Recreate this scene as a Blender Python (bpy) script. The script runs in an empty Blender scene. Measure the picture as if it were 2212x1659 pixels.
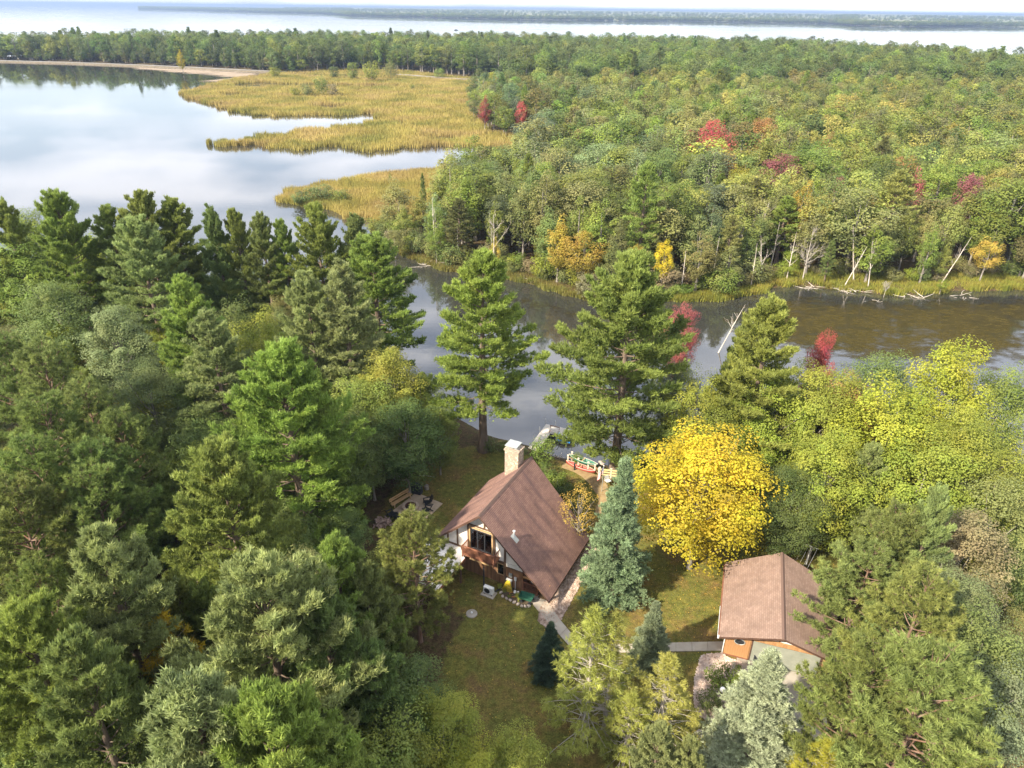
import bpy, math, random
import numpy as np

C = bpy.context.scene.collection
SC = bpy.context.scene
R = math.radians

# ------------------------------------------------------------------ camera
F, CH = 710.0, 45.0
PITCH, ROLL = R(27.85), R(0.70)
fw = np.array([0, math.cos(PITCH), -math.sin(PITCH)])
r0 = np.array([1.0, 0, 0])
u0 = np.cross(r0, fw)
rt = r0 * math.cos(ROLL) + u0 * math.sin(ROLL)
up = np.cross(rt, fw)
from mathutils import Matrix, Vector
cam_d = bpy.data.cameras.new('camera')
cam_d.sensor_width = 36.0
cam_d.lens = F / 1024 * 36.0
cam_d.clip_start = 0.5
cam_d.clip_end = 90000
cam = bpy.data.objects.new('camera', cam_d)
C.objects.link(cam)
cam.matrix_world = Matrix(((rt[0], up[0], -fw[0], 0), (rt[1], up[1], -fw[1], 0), (rt[2], up[2], -fw[2], CH), (0, 0, 0, 1)))
SC.camera = cam

# ------------------------------------------------------------------ sky, sun, exposure
SUN_EL = R(38)
sun_h = np.array([-0.785, -0.62])
sun_h /= np.linalg.norm(sun_h)
W = bpy.data.worlds.new('World')
SC.world = W
W.use_nodes = True
nt = W.node_tree
nt.nodes.clear()
N = nt.nodes.new
Lk = nt.links.new
sky = N('ShaderNodeTexSky')
sky.sky_type = 'NISHITA'
sky.sun_disc = False
sky.sun_elevation = SUN_EL
sky.sun_rotation = math.atan2(sun_h[0], sun_h[1])
sky.altitude = 300
sky.air_density = 1.0
sky.dust_density = 1.2
sky.ozone_density = 1.5
# thin high cloud over the whole sky
tc = N('ShaderNodeTexCoord')
mp = N('ShaderNodeMapping')
mp.inputs['Scale'].default_value = (1.2, 1.2, 6.0)
cn = N('ShaderNodeTexNoise')
cn.inputs['Scale'].default_value = 4.5
cn.inputs['Detail'].default_value = 6
cr = N('ShaderNodeMapRange')
cr.inputs['From Min'].default_value = 0.40
cr.inputs['From Max'].default_value = 0.64
cr.inputs['To Min'].default_value = 0.30
cr.inputs['To Max'].default_value = 0.92
mx = N('ShaderNodeMix')
mx.data_type = 'RGBA'
mx.inputs['B'].default_value = (8.6, 8.7, 9.3, 1)
bg = N('ShaderNodeBackground')
bg.inputs['Strength'].default_value = 0.082
wo = N('ShaderNodeOutputWorld')
Lk(tc.outputs['Generated'], mp.inputs['Vector'])
Lk(mp.outputs['Vector'], cn.inputs['Vector'])
Lk(cn.outputs['Fac'], cr.inputs['Value'])
Lk(cr.outputs['Result'], mx.inputs['Factor'])
Lk(sky.outputs['Color'], mx.inputs['A'])
Lk(mx.outputs['Result'], bg.inputs['Color'])
Lk(bg.outputs['Background'], wo.inputs['Surface'])

sd = bpy.data.lights.new('sun', 'SUN')
sd.energy = 3.5
sd.angle = R(1.6)
sd.color = (1.0, 0.90, 0.73)
sun = bpy.data.objects.new('sun', sd)
C.objects.link(sun)
to_sun = Vector((sun_h[0] * math.cos(SUN_EL), sun_h[1] * math.cos(SUN_EL), math.sin(SUN_EL)))
sun.rotation_euler = to_sun.to_track_quat('Z', 'Y').to_euler()
sun.location = (-60, -40, 90)

SC.view_settings.view_transform = 'Standard'
SC.view_settings.look = 'None'
SC.view_settings.gamma = 1.0
SC.view_settings.exposure = 1.72
SC.render.engine = 'CYCLES'
SC.cycles.max_bounces = 7
SC.cycles.diffuse_bounces = 5
SC.cycles.glossy_bounces = 3
SC.cycles.transmission_bounces = 3
SC.cycles.transparent_max_bounces = 6
SC.cycles.volume_bounces = 0
SC.cycles.use_adaptive_sampling = True
SC.cycles.caustics_reflective = False
SC.cycles.caustics_refractive = False

# ------------------------------------------------------------------ where a point of the photograph lies in the place
def at(u, v, z=0.0):
    d = fw * F + rt * (u - 512) + up * (384 - v)
    t = (z - CH) / d[2]
    return np.array([0, 0, CH]) + d * t
K = 1024 / 2212
def P(x, y, z=0.0):
    return at(x * K, y * K, z)
def proj(p):
    q = np.asarray(p, float) - np.array([0, 0, CH])
    zz = q @ fw
    return (512 + F * (q @ rt) / zz) / K, (384 - F * (q @ up) / zz) / K

# ------------------------------------------------------------------ materials
MATS = {}
def new_mat(name):
    m = bpy.data.materials.new(name)
    m.use_nodes = True
    m.node_tree.nodes.clear()
    MATS[name] = m
    return m, m.node_tree.nodes.new, m.node_tree.links.new

def mat(name, c1, c2=None, rough=0.8, scale=4.0, bump=0.0, bscale=None, metal=0.0, stretch=(1, 1, 1), detail=5, lo=0.35, hi=0.65, spec=0.3):
    """a surface whose colour wanders between c1 and c2 with a noise, plus a fine relief"""
    m, n, l = new_mat(name)
    out = n('ShaderNodeOutputMaterial')
    b = n('ShaderNodeBsdfPrincipled')
    b.inputs['Roughness'].default_value = rough
    b.inputs['Metallic'].default_value = metal
    b.inputs['Specular IOR Level'].default_value = spec
    l(b.outputs[0], out.inputs['Surface'])
    b.inputs['Base Color'].default_value = (*c1, 1)
    if c2 is not None or bump:
        t = n('ShaderNodeTexCoord')
        mpp = n('ShaderNodeMapping')
        mpp.inputs['Scale'].default_value = stretch
        l(t.outputs['Object'], mpp.inputs['Vector'])
    if c2 is not None:
        no = n('ShaderNodeTexNoise')
        no.inputs['Scale'].default_value = scale
        no.inputs['Detail'].default_value = detail
        l(mpp.outputs[0], no.inputs['Vector'])
        mr = n('ShaderNodeMapRange')
        mr.inputs['From Min'].default_value = lo
        mr.inputs['From Max'].default_value = hi
        l(no.outputs['Fac'], mr.inputs['Value'])
        mi = n('ShaderNodeMix')
        mi.data_type = 'RGBA'
        mi.inputs['A'].default_value = (*c1, 1)
        mi.inputs['B'].default_value = (*c2, 1)
        l(mr.outputs['Result'], mi.inputs['Factor'])
        l(mi.outputs['Result'], b.inputs['Base Color'])
    if bump:
        nb = n('ShaderNodeTexNoise')
        nb.inputs['Scale'].default_value = bscale or scale * 4
        nb.inputs['Detail'].default_value = 4
        l(mpp.outputs[0], nb.inputs['Vector'])
        bp = n('ShaderNodeBump')
        bp.inputs['Strength'].default_value = bump
        bp.inputs['Distance'].default_value = 0.05
        l(nb.outputs['Fac'], bp.inputs['Height'])
        l(bp.outputs[0], b.inputs['Normal'])
    return m

def leaf_mat(name, trans=0.35, instanced=False, patch=0.05, pscale=0.45, tsh=.03):
    """leaves and needles: the tree's own colour (object colour), varied from spray to spray"""
    m, n, l = new_mat(name)
    out = n('ShaderNodeOutputMaterial')
    if instanced:
        col = n('ShaderNodeAttribute')
        col.attribute_type = 'INSTANCER'
        col.attribute_name = 'icol'
        colo = col.outputs['Color']
    else:
        col = n('ShaderNodeObjectInfo')
        colo = col.outputs['Color']
    ti = n('ShaderNodeAttribute')
    ti.attribute_name = 'tint'
    tx = n('ShaderNodeTexCoord')
    no = n('ShaderNodeTexNoise')
    no.inputs['Scale'].default_value = pscale
    no.inputs['Detail'].default_value = 2
    l(tx.outputs['Object'], no.inputs['Vector'])
    hs = n('ShaderNodeHueSaturation')
    h1 = n('ShaderNodeMath'); h1.operation = 'MULTIPLY_ADD'
    h1.inputs[1].default_value = -patch * 2.6
    h1.inputs[2].default_value = 0.5 + patch * 1.3
    l(no.outputs['Fac'], h1.inputs[0])
    h2 = n('ShaderNodeMath'); h2.operation = 'MULTIPLY_ADD'
    h2.inputs[1].default_value = -tsh
    h2.inputs[2].default_value = tsh / 2
    l(ti.outputs['Fac'], h2.inputs[0])
    h3 = n('ShaderNodeMath'); h3.operation = 'ADD'
    l(h1.outputs[0], h3.inputs[0]); l(h2.outputs[0], h3.inputs[1])
    l(h3.outputs[0], hs.inputs['Hue'])
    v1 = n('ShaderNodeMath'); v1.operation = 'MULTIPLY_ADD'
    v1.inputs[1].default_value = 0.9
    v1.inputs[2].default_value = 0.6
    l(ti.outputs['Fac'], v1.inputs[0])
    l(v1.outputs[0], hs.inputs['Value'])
    l(colo, hs.inputs['Color'])
    d = n('ShaderNodeBsdfPrincipled')
    d.inputs['Roughness'].default_value = 0.55
    d.inputs['Specular IOR Level'].default_value = 0.25
    t = n('ShaderNodeBsdfTranslucent')
    l(hs.outputs[0], d.inputs['Base Color'])
    l(hs.outputs[0], t.inputs['Color'])
    s = n('ShaderNodeMixShader')
    s.inputs['Fac'].default_value = trans
    l(d.outputs[0], s.inputs[1]); l(t.outputs[0], s.inputs[2])
    l(s.outputs[0], out.inputs['Surface'])
    return m

M_leaf = leaf_mat('leaves', 0.45, patch=.035, tsh=.02)
M_needle = leaf_mat('needles', 0.40, patch=0.014, tsh=.012)
M_leaf_i = leaf_mat('woodland_leaves', 0.45, instanced=True, patch=.03, tsh=.02)
M_bark = mat('pine_bark', (0.105, 0.075, 0.055), (0.20, 0.15, 0.11), 0.95, 3, 0.6, 12, stretch=(1, 1, .3))
M_bark_r = mat('red_pine_bark', (0.16, 0.085, 0.055), (0.24, 0.17, 0.13), 0.95, 3, 0.5, 12, stretch=(1, 1, .3))
M_bark_g = mat('grey_bark', (0.15, 0.13, 0.11), (0.30, 0.27, 0.23), 0.95, 3, 0.5, 12, stretch=(1, 1, .3))
M_dead = mat('weathered_dead_wood', (0.40, 0.34, 0.28), (0.62, 0.56, 0.48), 0.9, 2.5, 0.4, 12, stretch=(1, 1, .3))
M_twig = mat('bare_twigs', (0.30, 0.26, 0.22), (0.44, 0.40, 0.35), 0.9, 2.5)

# ------------------------------------------------------------------ mesh helpers
def np_mesh(name, parts, mats, smooth=False):
    """parts: (verts, faces, material index, tint per face or None)"""
    V, LI, LT, MI, TI = [], [], [], [], []
    off = 0
    has_t = any(p[3] is not None for p in parts)
    for v, f, mi, ti in parts:
        v = np.asarray(v, np.float32).reshape(-1, 3)
        f = np.asarray(f, np.int32)
        if len(f) == 0:
            continue
        V.append(v)
        LI.append((f + off).ravel())
        LT.append(np.full(len(f), f.shape[1], np.int32))
        MI.append(np.full(len(f), mi, np.int32))
        TI.append(np.full(len(f), .5, np.float32) if ti is None else np.asarray(ti, np.float32))
        off += len(v)
    V = np.concatenate(V); LI = np.concatenate(LI); LT = np.concatenate(LT); MI = np.concatenate(MI)
    me = bpy.data.meshes.new(name)
    me.vertices.add(len(V)); me.vertices.foreach_set('co', V.ravel())
    me.loops.add(len(LI)); me.loops.foreach_set('vertex_index', LI)
    me.polygons.add(len(LT))
    ls = np.zeros(len(LT), np.int32); ls[1:] = np.cumsum(LT)[:-1]
    me.polygons.foreach_set('loop_start', ls)
    me.polygons.foreach_set('loop_total', LT)
    me.polygons.foreach_set('material_index', MI)
    me.polygons.foreach_set('use_smooth', np.full(len(LT), bool(smooth)))
    if has_t:
        a = me.attributes.new('tint', 'FLOAT', 'FACE')
        a.data.foreach_set('value', np.concatenate(TI))
    for m in mats:
        me.materials.append(m)
    me.update(calc_edges=True)
    return me

def nrm(a):
    return a / np.maximum(np.linalg.norm(a, axis=-1, keepdims=True), 1e-9)

def tube(pts, rad, n=6, cap=True):
    pts = np.asarray(pts, float)
    k = len(pts)
    rad = np.broadcast_to(np.asarray(rad, float), (k,))
    tg = nrm(np.gradient(pts, axis=0))
    ref = np.array([0, 0, 1.0]) if abs(tg[0][2]) < .9 else np.array([1.0, 0, 0])
    a = nrm(np.cross(tg, ref)); b = np.cross(tg, a)
    an = np.linspace(0, 2 * math.pi, n, endpoint=False)
    v = pts[:, None] + rad[:, None, None] * (a[:, None] * np.cos(an)[None, :, None] + b[:, None] * np.sin(an)[None, :, None])
    f = []
    for i in range(k - 1):
        for j in range(n):
            f.append((i * n + j, i * n + (j + 1) % n, (i + 1) * n + (j + 1) % n, (i + 1) * n + j))
    return v.reshape(-1, 3), np.array(f)

def merge(ps):
    """join (verts, faces) of the same face size"""
    V, Fc, o = [], [], 0
    for v, f in ps:
        V.append(v); Fc.append(np.asarray(f) + o); o += len(v)
    return np.concatenate(V), np.concatenate(Fc)

class MB:
    """collects shapes into one mesh"""
    def __init__(s):
        s.v = []; s.f = []
    def add(s, v, f):
        o = len(s.v)
        s.v += [tuple(map(float, x)) for x in v]
        s.f += [tuple(int(i) + o for i in q) for q in f]
        return s
    def box(s, x0, x1, y0, y1, z0, z1):
        v = [(x, y, z) for z in (z0, z1) for y in (y0, y1) for x in (x0, x1)]
        return s.add(v, [(0, 2, 3, 1), (4, 5, 7, 6), (0, 1, 5, 4), (2, 6, 7, 3), (0, 4, 6, 2), (1, 3, 7, 5)])
    def bar(s, a, b, w, h=None):
        """square bar from a to b"""
        h = h or w
        a = np.array(a, float); b = np.array(b, float)
        d = nrm(b - a)
        ref = np.array([0, 0, 1.0]) if abs(d[2]) < .95 else np.array([0, 1.0, 0])
        sx = nrm(np.cross(d, ref)) * w / 2; sy = nrm(np.cross(sx, d)) * h / 2
        v = [p + i * sx + j * sy for p in (a, b) for i, j in ((-1, -1), (1, -1), (1, 1), (-1, 1))]
        return s.add(v, [(3, 2, 1, 0), (4, 5, 6, 7), (0, 1, 5, 4), (1, 2, 6, 5), (2, 3, 7, 6), (3, 0, 4, 7)])
    def tube(s, pts, rad, n=8):
        v, f = tube(pts, rad, n)
        k = len(pts)
        s.add(v, list(map(tuple, f)) + [tuple(range(n))[::-1], tuple(range((k - 1) * n, k * n))])
        return s
    def prism(s, poly, z0, z1):
        """poly (x, y) ccw"""
        n = len(poly)
        v = [(x, y, z0) for x, y in poly] + [(x, y, z1) for x, y in poly]
        return s.add(v, [tuple(range(n))[::-1], tuple(range(n, 2 * n))] + [(i, (i + 1) % n, n + (i + 1) % n, n + i) for i in range(n)])
    def prism_y(s, poly, y0, y1):
        """poly (x, z), thickness along y"""
        n = len(poly)
        v = [(x, y0, z) for x, z in poly] + [(x, y1, z) for x, z in poly]
        return s.add(v, [tuple(range(n)), tuple(range(n, 2 * n))[::-1]] + [((i + 1) % n, i, n + i, n + (i + 1) % n) for i in range(n)])
    def lathe(s, prof, n=14, c=(0, 0, 0)):
        v = []; f = []
        for r, z in prof:
            for j in range(n):
                a = 2 * math.pi * j / n
                v.append((c[0] + r * math.cos(a), c[1] + r * math.sin(a), c[2] + z))
        for i in range(len(prof) - 1):
            for j in range(n):
                f.append((i * n + j, i * n + (j + 1) % n, (i + 1) * n + (j + 1) % n, (i + 1) * n + j))
        f.append(tuple(range(n))[::-1]); f.append(tuple(range((len(prof) - 1) * n, len(prof) * n)))
        return s.add(v, f)
    def mesh(s, name, m, smooth=False):
        me = bpy.data.meshes.new(name)
        me.from_pydata(s.v, [], s.f)
        me.materials.append(m)
        if smooth:
            me.polygons.foreach_set('use_smooth', np.ones(len(me.polygons), bool))
        me.update()
        return me

def tag(o, label=None, cat=None, group=None, kind=None):
    if label: o['label'] = label
    if cat: o['category'] = cat
    if group: o['group'] = group
    if kind: o['kind'] = kind
    return o
def link(name, data, parent=None):
    o = bpy.data.objects.new(name, data)
    C.objects.link(o)
    o.parent = parent
    return o
def put(name, mb, m, parent=None, smooth=False, bevel=0):
    o = link(name, mb.mesh(name, m, smooth), parent)
    if bevel:
        b = o.modifiers.new('bevel', 'BEVEL'); b.width = bevel; b.segments = 2; b.limit_method = 'ANGLE'
    return o
def empty(name, loc, rz=0, label=None, cat=None, group=None):
    o = link(name, None)
    o.location = loc
    o.rotation_euler = (0, 0, rz)
    o.empty_display_size = .3
    return tag(o, label, cat, group)
def copy_tree(o, parent=None):
    c = o.copy(); C.objects.link(c); c.parent = parent
    for ch in list(o.children):
        copy_tree(ch, c)
    return c

def in_poly(pts, poly):
    pts = np.asarray(pts, float); poly = np.asarray(poly, float)
    x, y = pts[..., 0], pts[..., 1]
    ins = np.zeros(x.shape, bool)
    n = len(poly)
    for i in range(n):
        x1, y1 = poly[i]; x2, y2 = poly[(i + 1) % n]
        c = ((y1 > y) != (y2 > y)) & (x < (x2 - x1) * (y - y1) / (y2 - y1 + 1e-12) + x1)
        ins ^= c
    return ins
def sdist(pts, poly):
    """distance to the outline, positive inside"""
    pts = np.asarray(pts, float); poly = np.asarray(poly, float)
    best = np.full(pts.shape[:-1], 1e9)
    n = len(poly)
    for i in range(n):
        a = poly[i]; b = poly[(i + 1) % n]
        ab = b - a
        t = np.clip(((pts - a) @ ab) / (ab @ ab + 1e-12), 0, 1)
        d = np.linalg.norm(pts - (a + t[..., None] * ab), axis=-1)
        best = np.minimum(best, d)
    return np.where(in_poly(pts, poly), best, -best)
def pp(lst, z=0.0):
    return np.array([P(x, y, z)[:2] for x, y in lst])
def rough_outline(poly, step, amp, seed):
    """an outline broken into short uneven runs"""
    rg = np.random.default_rng(seed)
    out = []
    n = len(poly)
    for i in range(n):
        a = poly[i]; b = poly[(i + 1) % n]
        L = np.linalg.norm(b - a)
        k = max(1, int(L / step))
        nv = np.array([-(b - a)[1], (b - a)[0]]) / max(L, 1e-6)
        for j in range(k):
            out.append(a + (b - a) * j / k + (nv * rg.normal(0, amp) if j else 0))
    return np.array(out)

# ------------------------------------------------------------------ the setting: land, water, far shore
WZ = -0.7
near_land = np.concatenate([pp([(-1500, 660), (-700, 645), (-300, 632), (0, 615), (250, 602), (450, 606), (600, 627), (700, 657), (800, 727), (860, 800), (950, 880),
                                (1060, 940), (1150, 962), (1200, 984), (1310, 1003), (1420, 985), (1520, 962), (1600, 952), (1700, 945), (1850, 955),
                                (2000, 980), (2150, 1012), (2400, 1050), (2900, 1080)], WZ), np.array([[160, -60], [-200, -60]])])
back_shore = pp([(3300, 210), (2700, 160), (2212, 122), (2000, 108), (1700, 92), (1300, 86), (1000, 81), (620, 78), (300, 78), (200, 81), (100, 80), (0, 84), (-400, 92)], 15.0)
far_land = np.concatenate([pp([(820, 525), (880, 556), (960, 585), (1100, 603), (1200, 630), (1290, 655), (1420, 652), (1560, 650), (1640, 627), (1720, 618),
                               (1850, 632), (1950, 640), (2050, 630), (2212, 626), (2600, 600), (3400, 540)], WZ),
                           back_shore + np.array([0, 14.0]),
                           pp([(-400, 124), (0, 130), (300, 139), (540, 151), (600, 160), (660, 171), (760, 176), (900, 180), (1000, 190), (1010, 240), (1020, 285), (1100, 300),
                               (1180, 310), (1190, 335), (1110, 357), (1060, 377), (1050, 420), (980, 440), (860, 490)], WZ)])
lawn_poly = np.concatenate([pp([(850, 1050), (1000, 962), (1150, 985), (1380, 1015), (1500, 1130), (1700, 1150), (1860, 1160), (1880, 1240), (1800, 1330), (1760, 1500),
                                (1700, 1760), (930, 1760), (955, 1420), (1000, 1340), (900, 1230), (800, 1150)])])
lawn_poly2 = pp([(2080, 1570), (2160, 1530), (2400, 1500), (2400, 1800), (2100, 1720)])
near_r = rough_outline(near_land, 4, .7, 1)
far_r = rough_outline(far_land, 6, 1.2, 2)

def axis(lo, hi, a, b, step, grow):
    c = list(np.arange(a, b + 1e-6, step))
    s = step
    x = b
    while x < hi:
        s *= grow; x += s; c.append(x)
    s = step; x = a
    while x > lo:
        s *= grow; x -= s; c.insert(0, x)
    return np.array(c)
gx = axis(-1400, 1400, -40, 55, 1.0, 1.05)
gy = axis(-100, 1500, 26, 128, 1.0, 1.035)
gx = np.concatenate([[-40000, -12000, -4000], gx, [4000, 12000, 40000]])
gy = np.concatenate([[-3000], gy, [3000, 9000, 60000]])
GX, GY = np.meshgrid(gx, gy)
pts = np.stack([GX, GY], -1)
sdl = np.maximum(sdist(pts, near_r), sdist(pts, far_r))
def bank(sd):
    t = np.clip((sd + 3.5) / 6.0, 0, 1)
    return -2.2 + 2.2 * t * t * (3 - 2 * t)
GZ = bank(sdl)
rg = np.random.default_rng(5)
bumpz = 0.05 * np.sin(GX * .37 + 1.3) * np.cos(GY * .29) + 0.03 * np.sin(GX * .9 + GY * .7)
flat = np.clip(sdl / 12, 0, 1)
GZ = GZ + bumpz * flat * (np.abs(GX) < 1200)
lm = np.clip(sdist(pts, lawn_poly) / 2.2 + .5, 0, 1)
lm2 = np.clip(sdist(pts, lawn_poly2) / 2.2 + .5, 0, 1)
GZ = GZ * (1 - lm * (sdl > 3)) - 0.0 * lm      # the lawn is level
ny, nx = GX.shape
idx = np.arange(nx * ny).reshape(ny, nx)
fc = np.stack([idx[:-1, :-1], idx[:-1, 1:], idx[1:, 1:], idx[1:, :-1]], -1).reshape(-1, 4)

def ground_mat():
    m, n, l = new_mat('forest_floor_and_lawn')
    out = n('ShaderNodeOutputMaterial'); b = n('ShaderNodeBsdfPrincipled')
    b.inputs['Roughness'].default_value = .95; b.inputs['Specular IOR Level'].default_value = .1
    l(b.outputs[0], out.inputs['Surface'])
    tx = n('ShaderNodeTexCoord')
    def noise(s, d=5):
        q = n('ShaderNodeTexNoise'); q.inputs['Scale'].default_value = s; q.inputs['Detail'].default_value = d
        q.inputs['Roughness'].default_value = .65
        l(tx.outputs['Object'], q.inputs['Vector']); return q.outputs['Fac']
    def ramp(src, stops):
        r = n('ShaderNodeValToRGB'); l(src, r.inputs[0])
        e = r.color_ramp.elements
        while len(e) > 1: e.remove(e[0])
        e[0].position = stops[0][0]; e[0].color = (*stops[0][1], 1)
        for p_, c_ in stops[1:]:
            q = e.new(p_); q.color = (*c_, 1)
        return r.outputs[0]
    litter = ramp(noise(1.3, 7), [(.3, (.035, .026, .015)), (.5, (.085, .06, .033)), (.62, (.06, .065, .02)), (.75, (.15, .105, .06))])
    grass = ramp(noise(.32, 8), [(.34, (.150, .100, .045)), (.45, (.140, .115, .034)), (.55, (.105, .112, .028)), (.68, (.165, .148, .036))])
    fine = ramp(noise(9, 3), [(.3, (.55, .55, .55)), (.7, (1.45, 1.4, 1.3))])
    flecks = n('ShaderNodeTexVoronoi'); flecks.inputs['Scale'].default_value = 2.4; l(tx.outputs['Object'], flecks.inputs['Vector'])
    def attr(nm):
        a = n('ShaderNodeAttribute'); a.attribute_name = nm; return a.outputs['Fac']
    def math_(op, a, bb):
        q = n('ShaderNodeMath'); q.operation = op; q.use_clamp = False
        for i, s in enumerate((a, bb)):
            if isinstance(s, (int, float)): q.inputs[i].default_value = s
            else: l(s, q.inputs[i])
        return q.outputs[0]
    def mixc(f, a, bb, t='MIX'):
        q = n('ShaderNodeMix'); q.data_type = 'RGBA'; q.blend_type = t
        if isinstance(f, (int, float)): q.inputs['Factor'].default_value = f
        else: l(f, q.inputs['Factor'])
        for nm, s in (('A', a), ('B', bb)):
            if isinstance(s, tuple): q.inputs[nm].default_value = (*s, 1)
            else: l(s, q.inputs[nm])
        return q.outputs['Result']
    edge = math_('ADD', attr('lawn'), math_('MULTIPLY', math_('SUBTRACT', noise(.9, 5), .5), 1.1))
    mr = n('ShaderNodeMapRange'); mr.inputs['From Min'].default_value = .42; mr.inputs['From Max'].default_value = .6
    l(edge, mr.inputs['Value'])
    straw = ramp(noise(.5, 6), [(.35, (.20, .145, .055)), (.65, (.27, .20, .075))])
    g2 = mixc(attr('straw'), grass, straw)
    c = mixc(mr.outputs['Result'], litter, g2)
    c = mixc(1.0, c, fine, 'MULTIPLY')
    c = mixc(1.0, c, ramp(noise(2.4, 8), [(.32, (.62, .60, .58)), (.5, (1.0, 1.0, 1.0)), (.66, (1.32, 1.28, 1.2))]), 'MULTIPLY')
    # fallen leaves
    fl = n('ShaderNodeMath'); fl.operation = 'LESS_THAN'; fl.inputs[1].default_value = .11
    l(flecks.outputs['Distance'], fl.inputs[0])
    fk = math_('MULTIPLY', fl.outputs[0], math_('GREATER_THAN', noise(.6, 2), .52))
    c = mixc(math_('MULTIPLY', fk, .55), c, (.30, .20, .05))
    l(c, b.inputs['Base Color'])
    bp = n('ShaderNodeBump'); bp.inputs['Strength'].default_value = .6; bp.inputs['Distance'].default_value = .08
    l(noise(7, 6), bp.inputs['Height']); l(bp.outputs[0], b.inputs['Normal'])
    return m
gm = np_mesh('ground', [(np.stack([GX, GY, GZ], -1).reshape(-1, 3), fc, 0, None)], [ground_mat()], smooth=True)
for nm, arr in (('lawn', np.maximum(lm, lm2)), ('straw', lm2)):
    a = gm.attributes.new(nm, 'FLOAT', 'POINT')
    a.data.foreach_set('value', arr.astype(np.float32).ravel())
tag(link('ground', gm), kind='structure')

def water_mat():
    m, n, l = new_mat('still_lake_water')
    out = n('ShaderNodeOutputMaterial')
    tx = n('ShaderNodeTexCoord')
    mpp = n('ShaderNodeMapping'); mpp.inputs['Scale'].default_value = (.25, 1, 1)
    l(tx.outputs['Object'], mpp.inputs['Vector'])
    no = n('ShaderNodeTexNoise'); no.inputs['Scale'].default_value = .9; no.inputs['Detail'].default_value = 3
    l(mpp.outputs[0], no.inputs['Vector'])
    # breezes: patches of the lake are ruffled, others lie like glass
    n2 = n('ShaderNodeTexNoise'); n2.inputs['Scale'].default_value = .012; n2.inputs['Detail'].default_value = 4
    mp2 = n('ShaderNodeMapping'); mp2.inputs['Scale'].default_value = (.3, 1, 1)
    l(tx.outputs['Object'], mp2.inputs['Vector']); l(mp2.outputs[0], n2.inputs['Vector'])
    mr = n('ShaderNodeMapRange'); mr.inputs['From Min'].default_value = .45; mr.inputs['From Max'].default_value = .65
    mr.inputs['To Min'].default_value = .015; mr.inputs['To Max'].default_value = .10
    l(n2.outputs['Fac'], mr.inputs['Value'])
    bp = n('ShaderNodeBump'); bp.inputs['Distance'].default_value = .02; bp.inputs['Strength'].default_value = .12
    l(no.outputs['Fac'], bp.inputs['Height'])
    b = n('ShaderNodeBsdfPrincipled')
    b.inputs['Base Color'].default_value = (.030, .030, .026, 1)
    b.inputs['IOR'].default_value = 2.0
    b.inputs['Specular IOR Level'].default_value = .5
    l(mr.outputs['Result'], b.inputs['Roughness'])
    l(bp.outputs[0], b.inputs['Normal'])
    l(b.outputs[0], out.inputs['Surface'])
    return m
M_water = water_mat()
S_ = 60000
wm = np_mesh('lake_water', [(np.array([[-S_, 15, WZ], [S_, 15, WZ], [S_, S_, WZ], [-S_, S_, WZ]]), np.array([[0, 1, 2, 3]]), 0, None)], [M_water])
tag(link('lake_water', wm), kind='structure')

def sheet(name, poly, z, m, step=None):
    """a flat sheet over an outline"""
    import mathutils
    poly = np.asarray(poly)
    tri = mathutils.geometry.tessellate_polygon([[Vector((x, y, 0)) for x, y in poly]])
    me = np_mesh(name, [(np.c_[poly, np.full(len(poly), z)], np.array(tri), 0, None)], [m])
    o = link(name, me)
    # faces up
    me.calc_loop_triangles()
    if len(me.polygons) and me.polygons[0].normal.z < 0:
        me.flip_normals()
    return o

# ------------------------------------------------------------------ trees: shapes
def needles(Cn, D, k, Ln, Wd, spread, rg, tint=None):
    """k thin kites fanning from each point Cn along D"""
    n = len(Cn)
    d = nrm(D[:, None, :] + rg.normal(0, spread, (n, k, 3)))
    s = nrm(np.cross(d, rg.normal(0, 1, (n, k, 3)))) * Wd
    ln = Ln * rg.uniform(.65, 1.2, (n, k, 1))
    b = Cn[:, None, :] + rg.normal(0, Ln * .12, (n, k, 3))
    v = np.stack([b - s, b + s, b + d * ln], 2).reshape(-1, 3)
    f = np.arange(n * k * 3).reshape(-1, 3)
    if tint is None:
        tint = rg.uniform(0, 1, n)
    t = np.clip(np.repeat(tint, k) + rg.normal(0, .12, n * k), 0, 1)
    return v, f, t
def leaves(Cn, Nn, size, rg, tint=None):
    n = len(Cn)
    Nn = nrm(Nn)
    a = nrm(np.cross(Nn, rg.normal(0, 1, (n, 3))))
    b = np.cross(Nn, a)
    s = size * rg.uniform(.6, 1.25, (n, 1))
    fold = Nn * s * rg.uniform(-.15, .3, (n, 1))
    v = np.stack([Cn - a * s * .6, Cn - b * s * .42 + fold, Cn + a * s * .6, Cn + b * s * .42 + fold], 1).reshape(-1, 3)
    f = np.arange(n * 4).reshape(-1, 4)
    if tint is None:
        tint = rg.uniform(0, 1, n)
    return v, f, np.clip(tint + rg.normal(0, .10, n), 0, 1)

def trunk_line(h, r, rg, lean=.02, k=9):
    z = np.linspace(0, 1, k)
    w = rg.normal(0, lean, (k, 2)).cumsum(0) * h * .08
    w -= w[0]
    pts = np.c_[w * z[:, None], z * h]
    rad = r * (1 - z) ** .8 + .015
    rad[0] *= 1.35
    return pts, rad
def on_line(pts, z):
    return np.stack([np.interp(z, pts[:, 2], pts[:, i]) for i in range(3)], -1)

def limb(base, az, L, e0, e1, k=6, wob=0.0, rg=None):
    e = np.linspace(e0, e1, k)
    azs = az + (rg.normal(0, wob, k).cumsum() if wob else 0) * np.ones(k)
    st = np.c_[np.cos(e) * np.cos(azs), np.cos(e) * np.sin(azs), np.sin(e)] * L / (k - 1)
    return base + np.concatenate([np.zeros((1, 3)), st[:-1].cumsum(0)])

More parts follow.
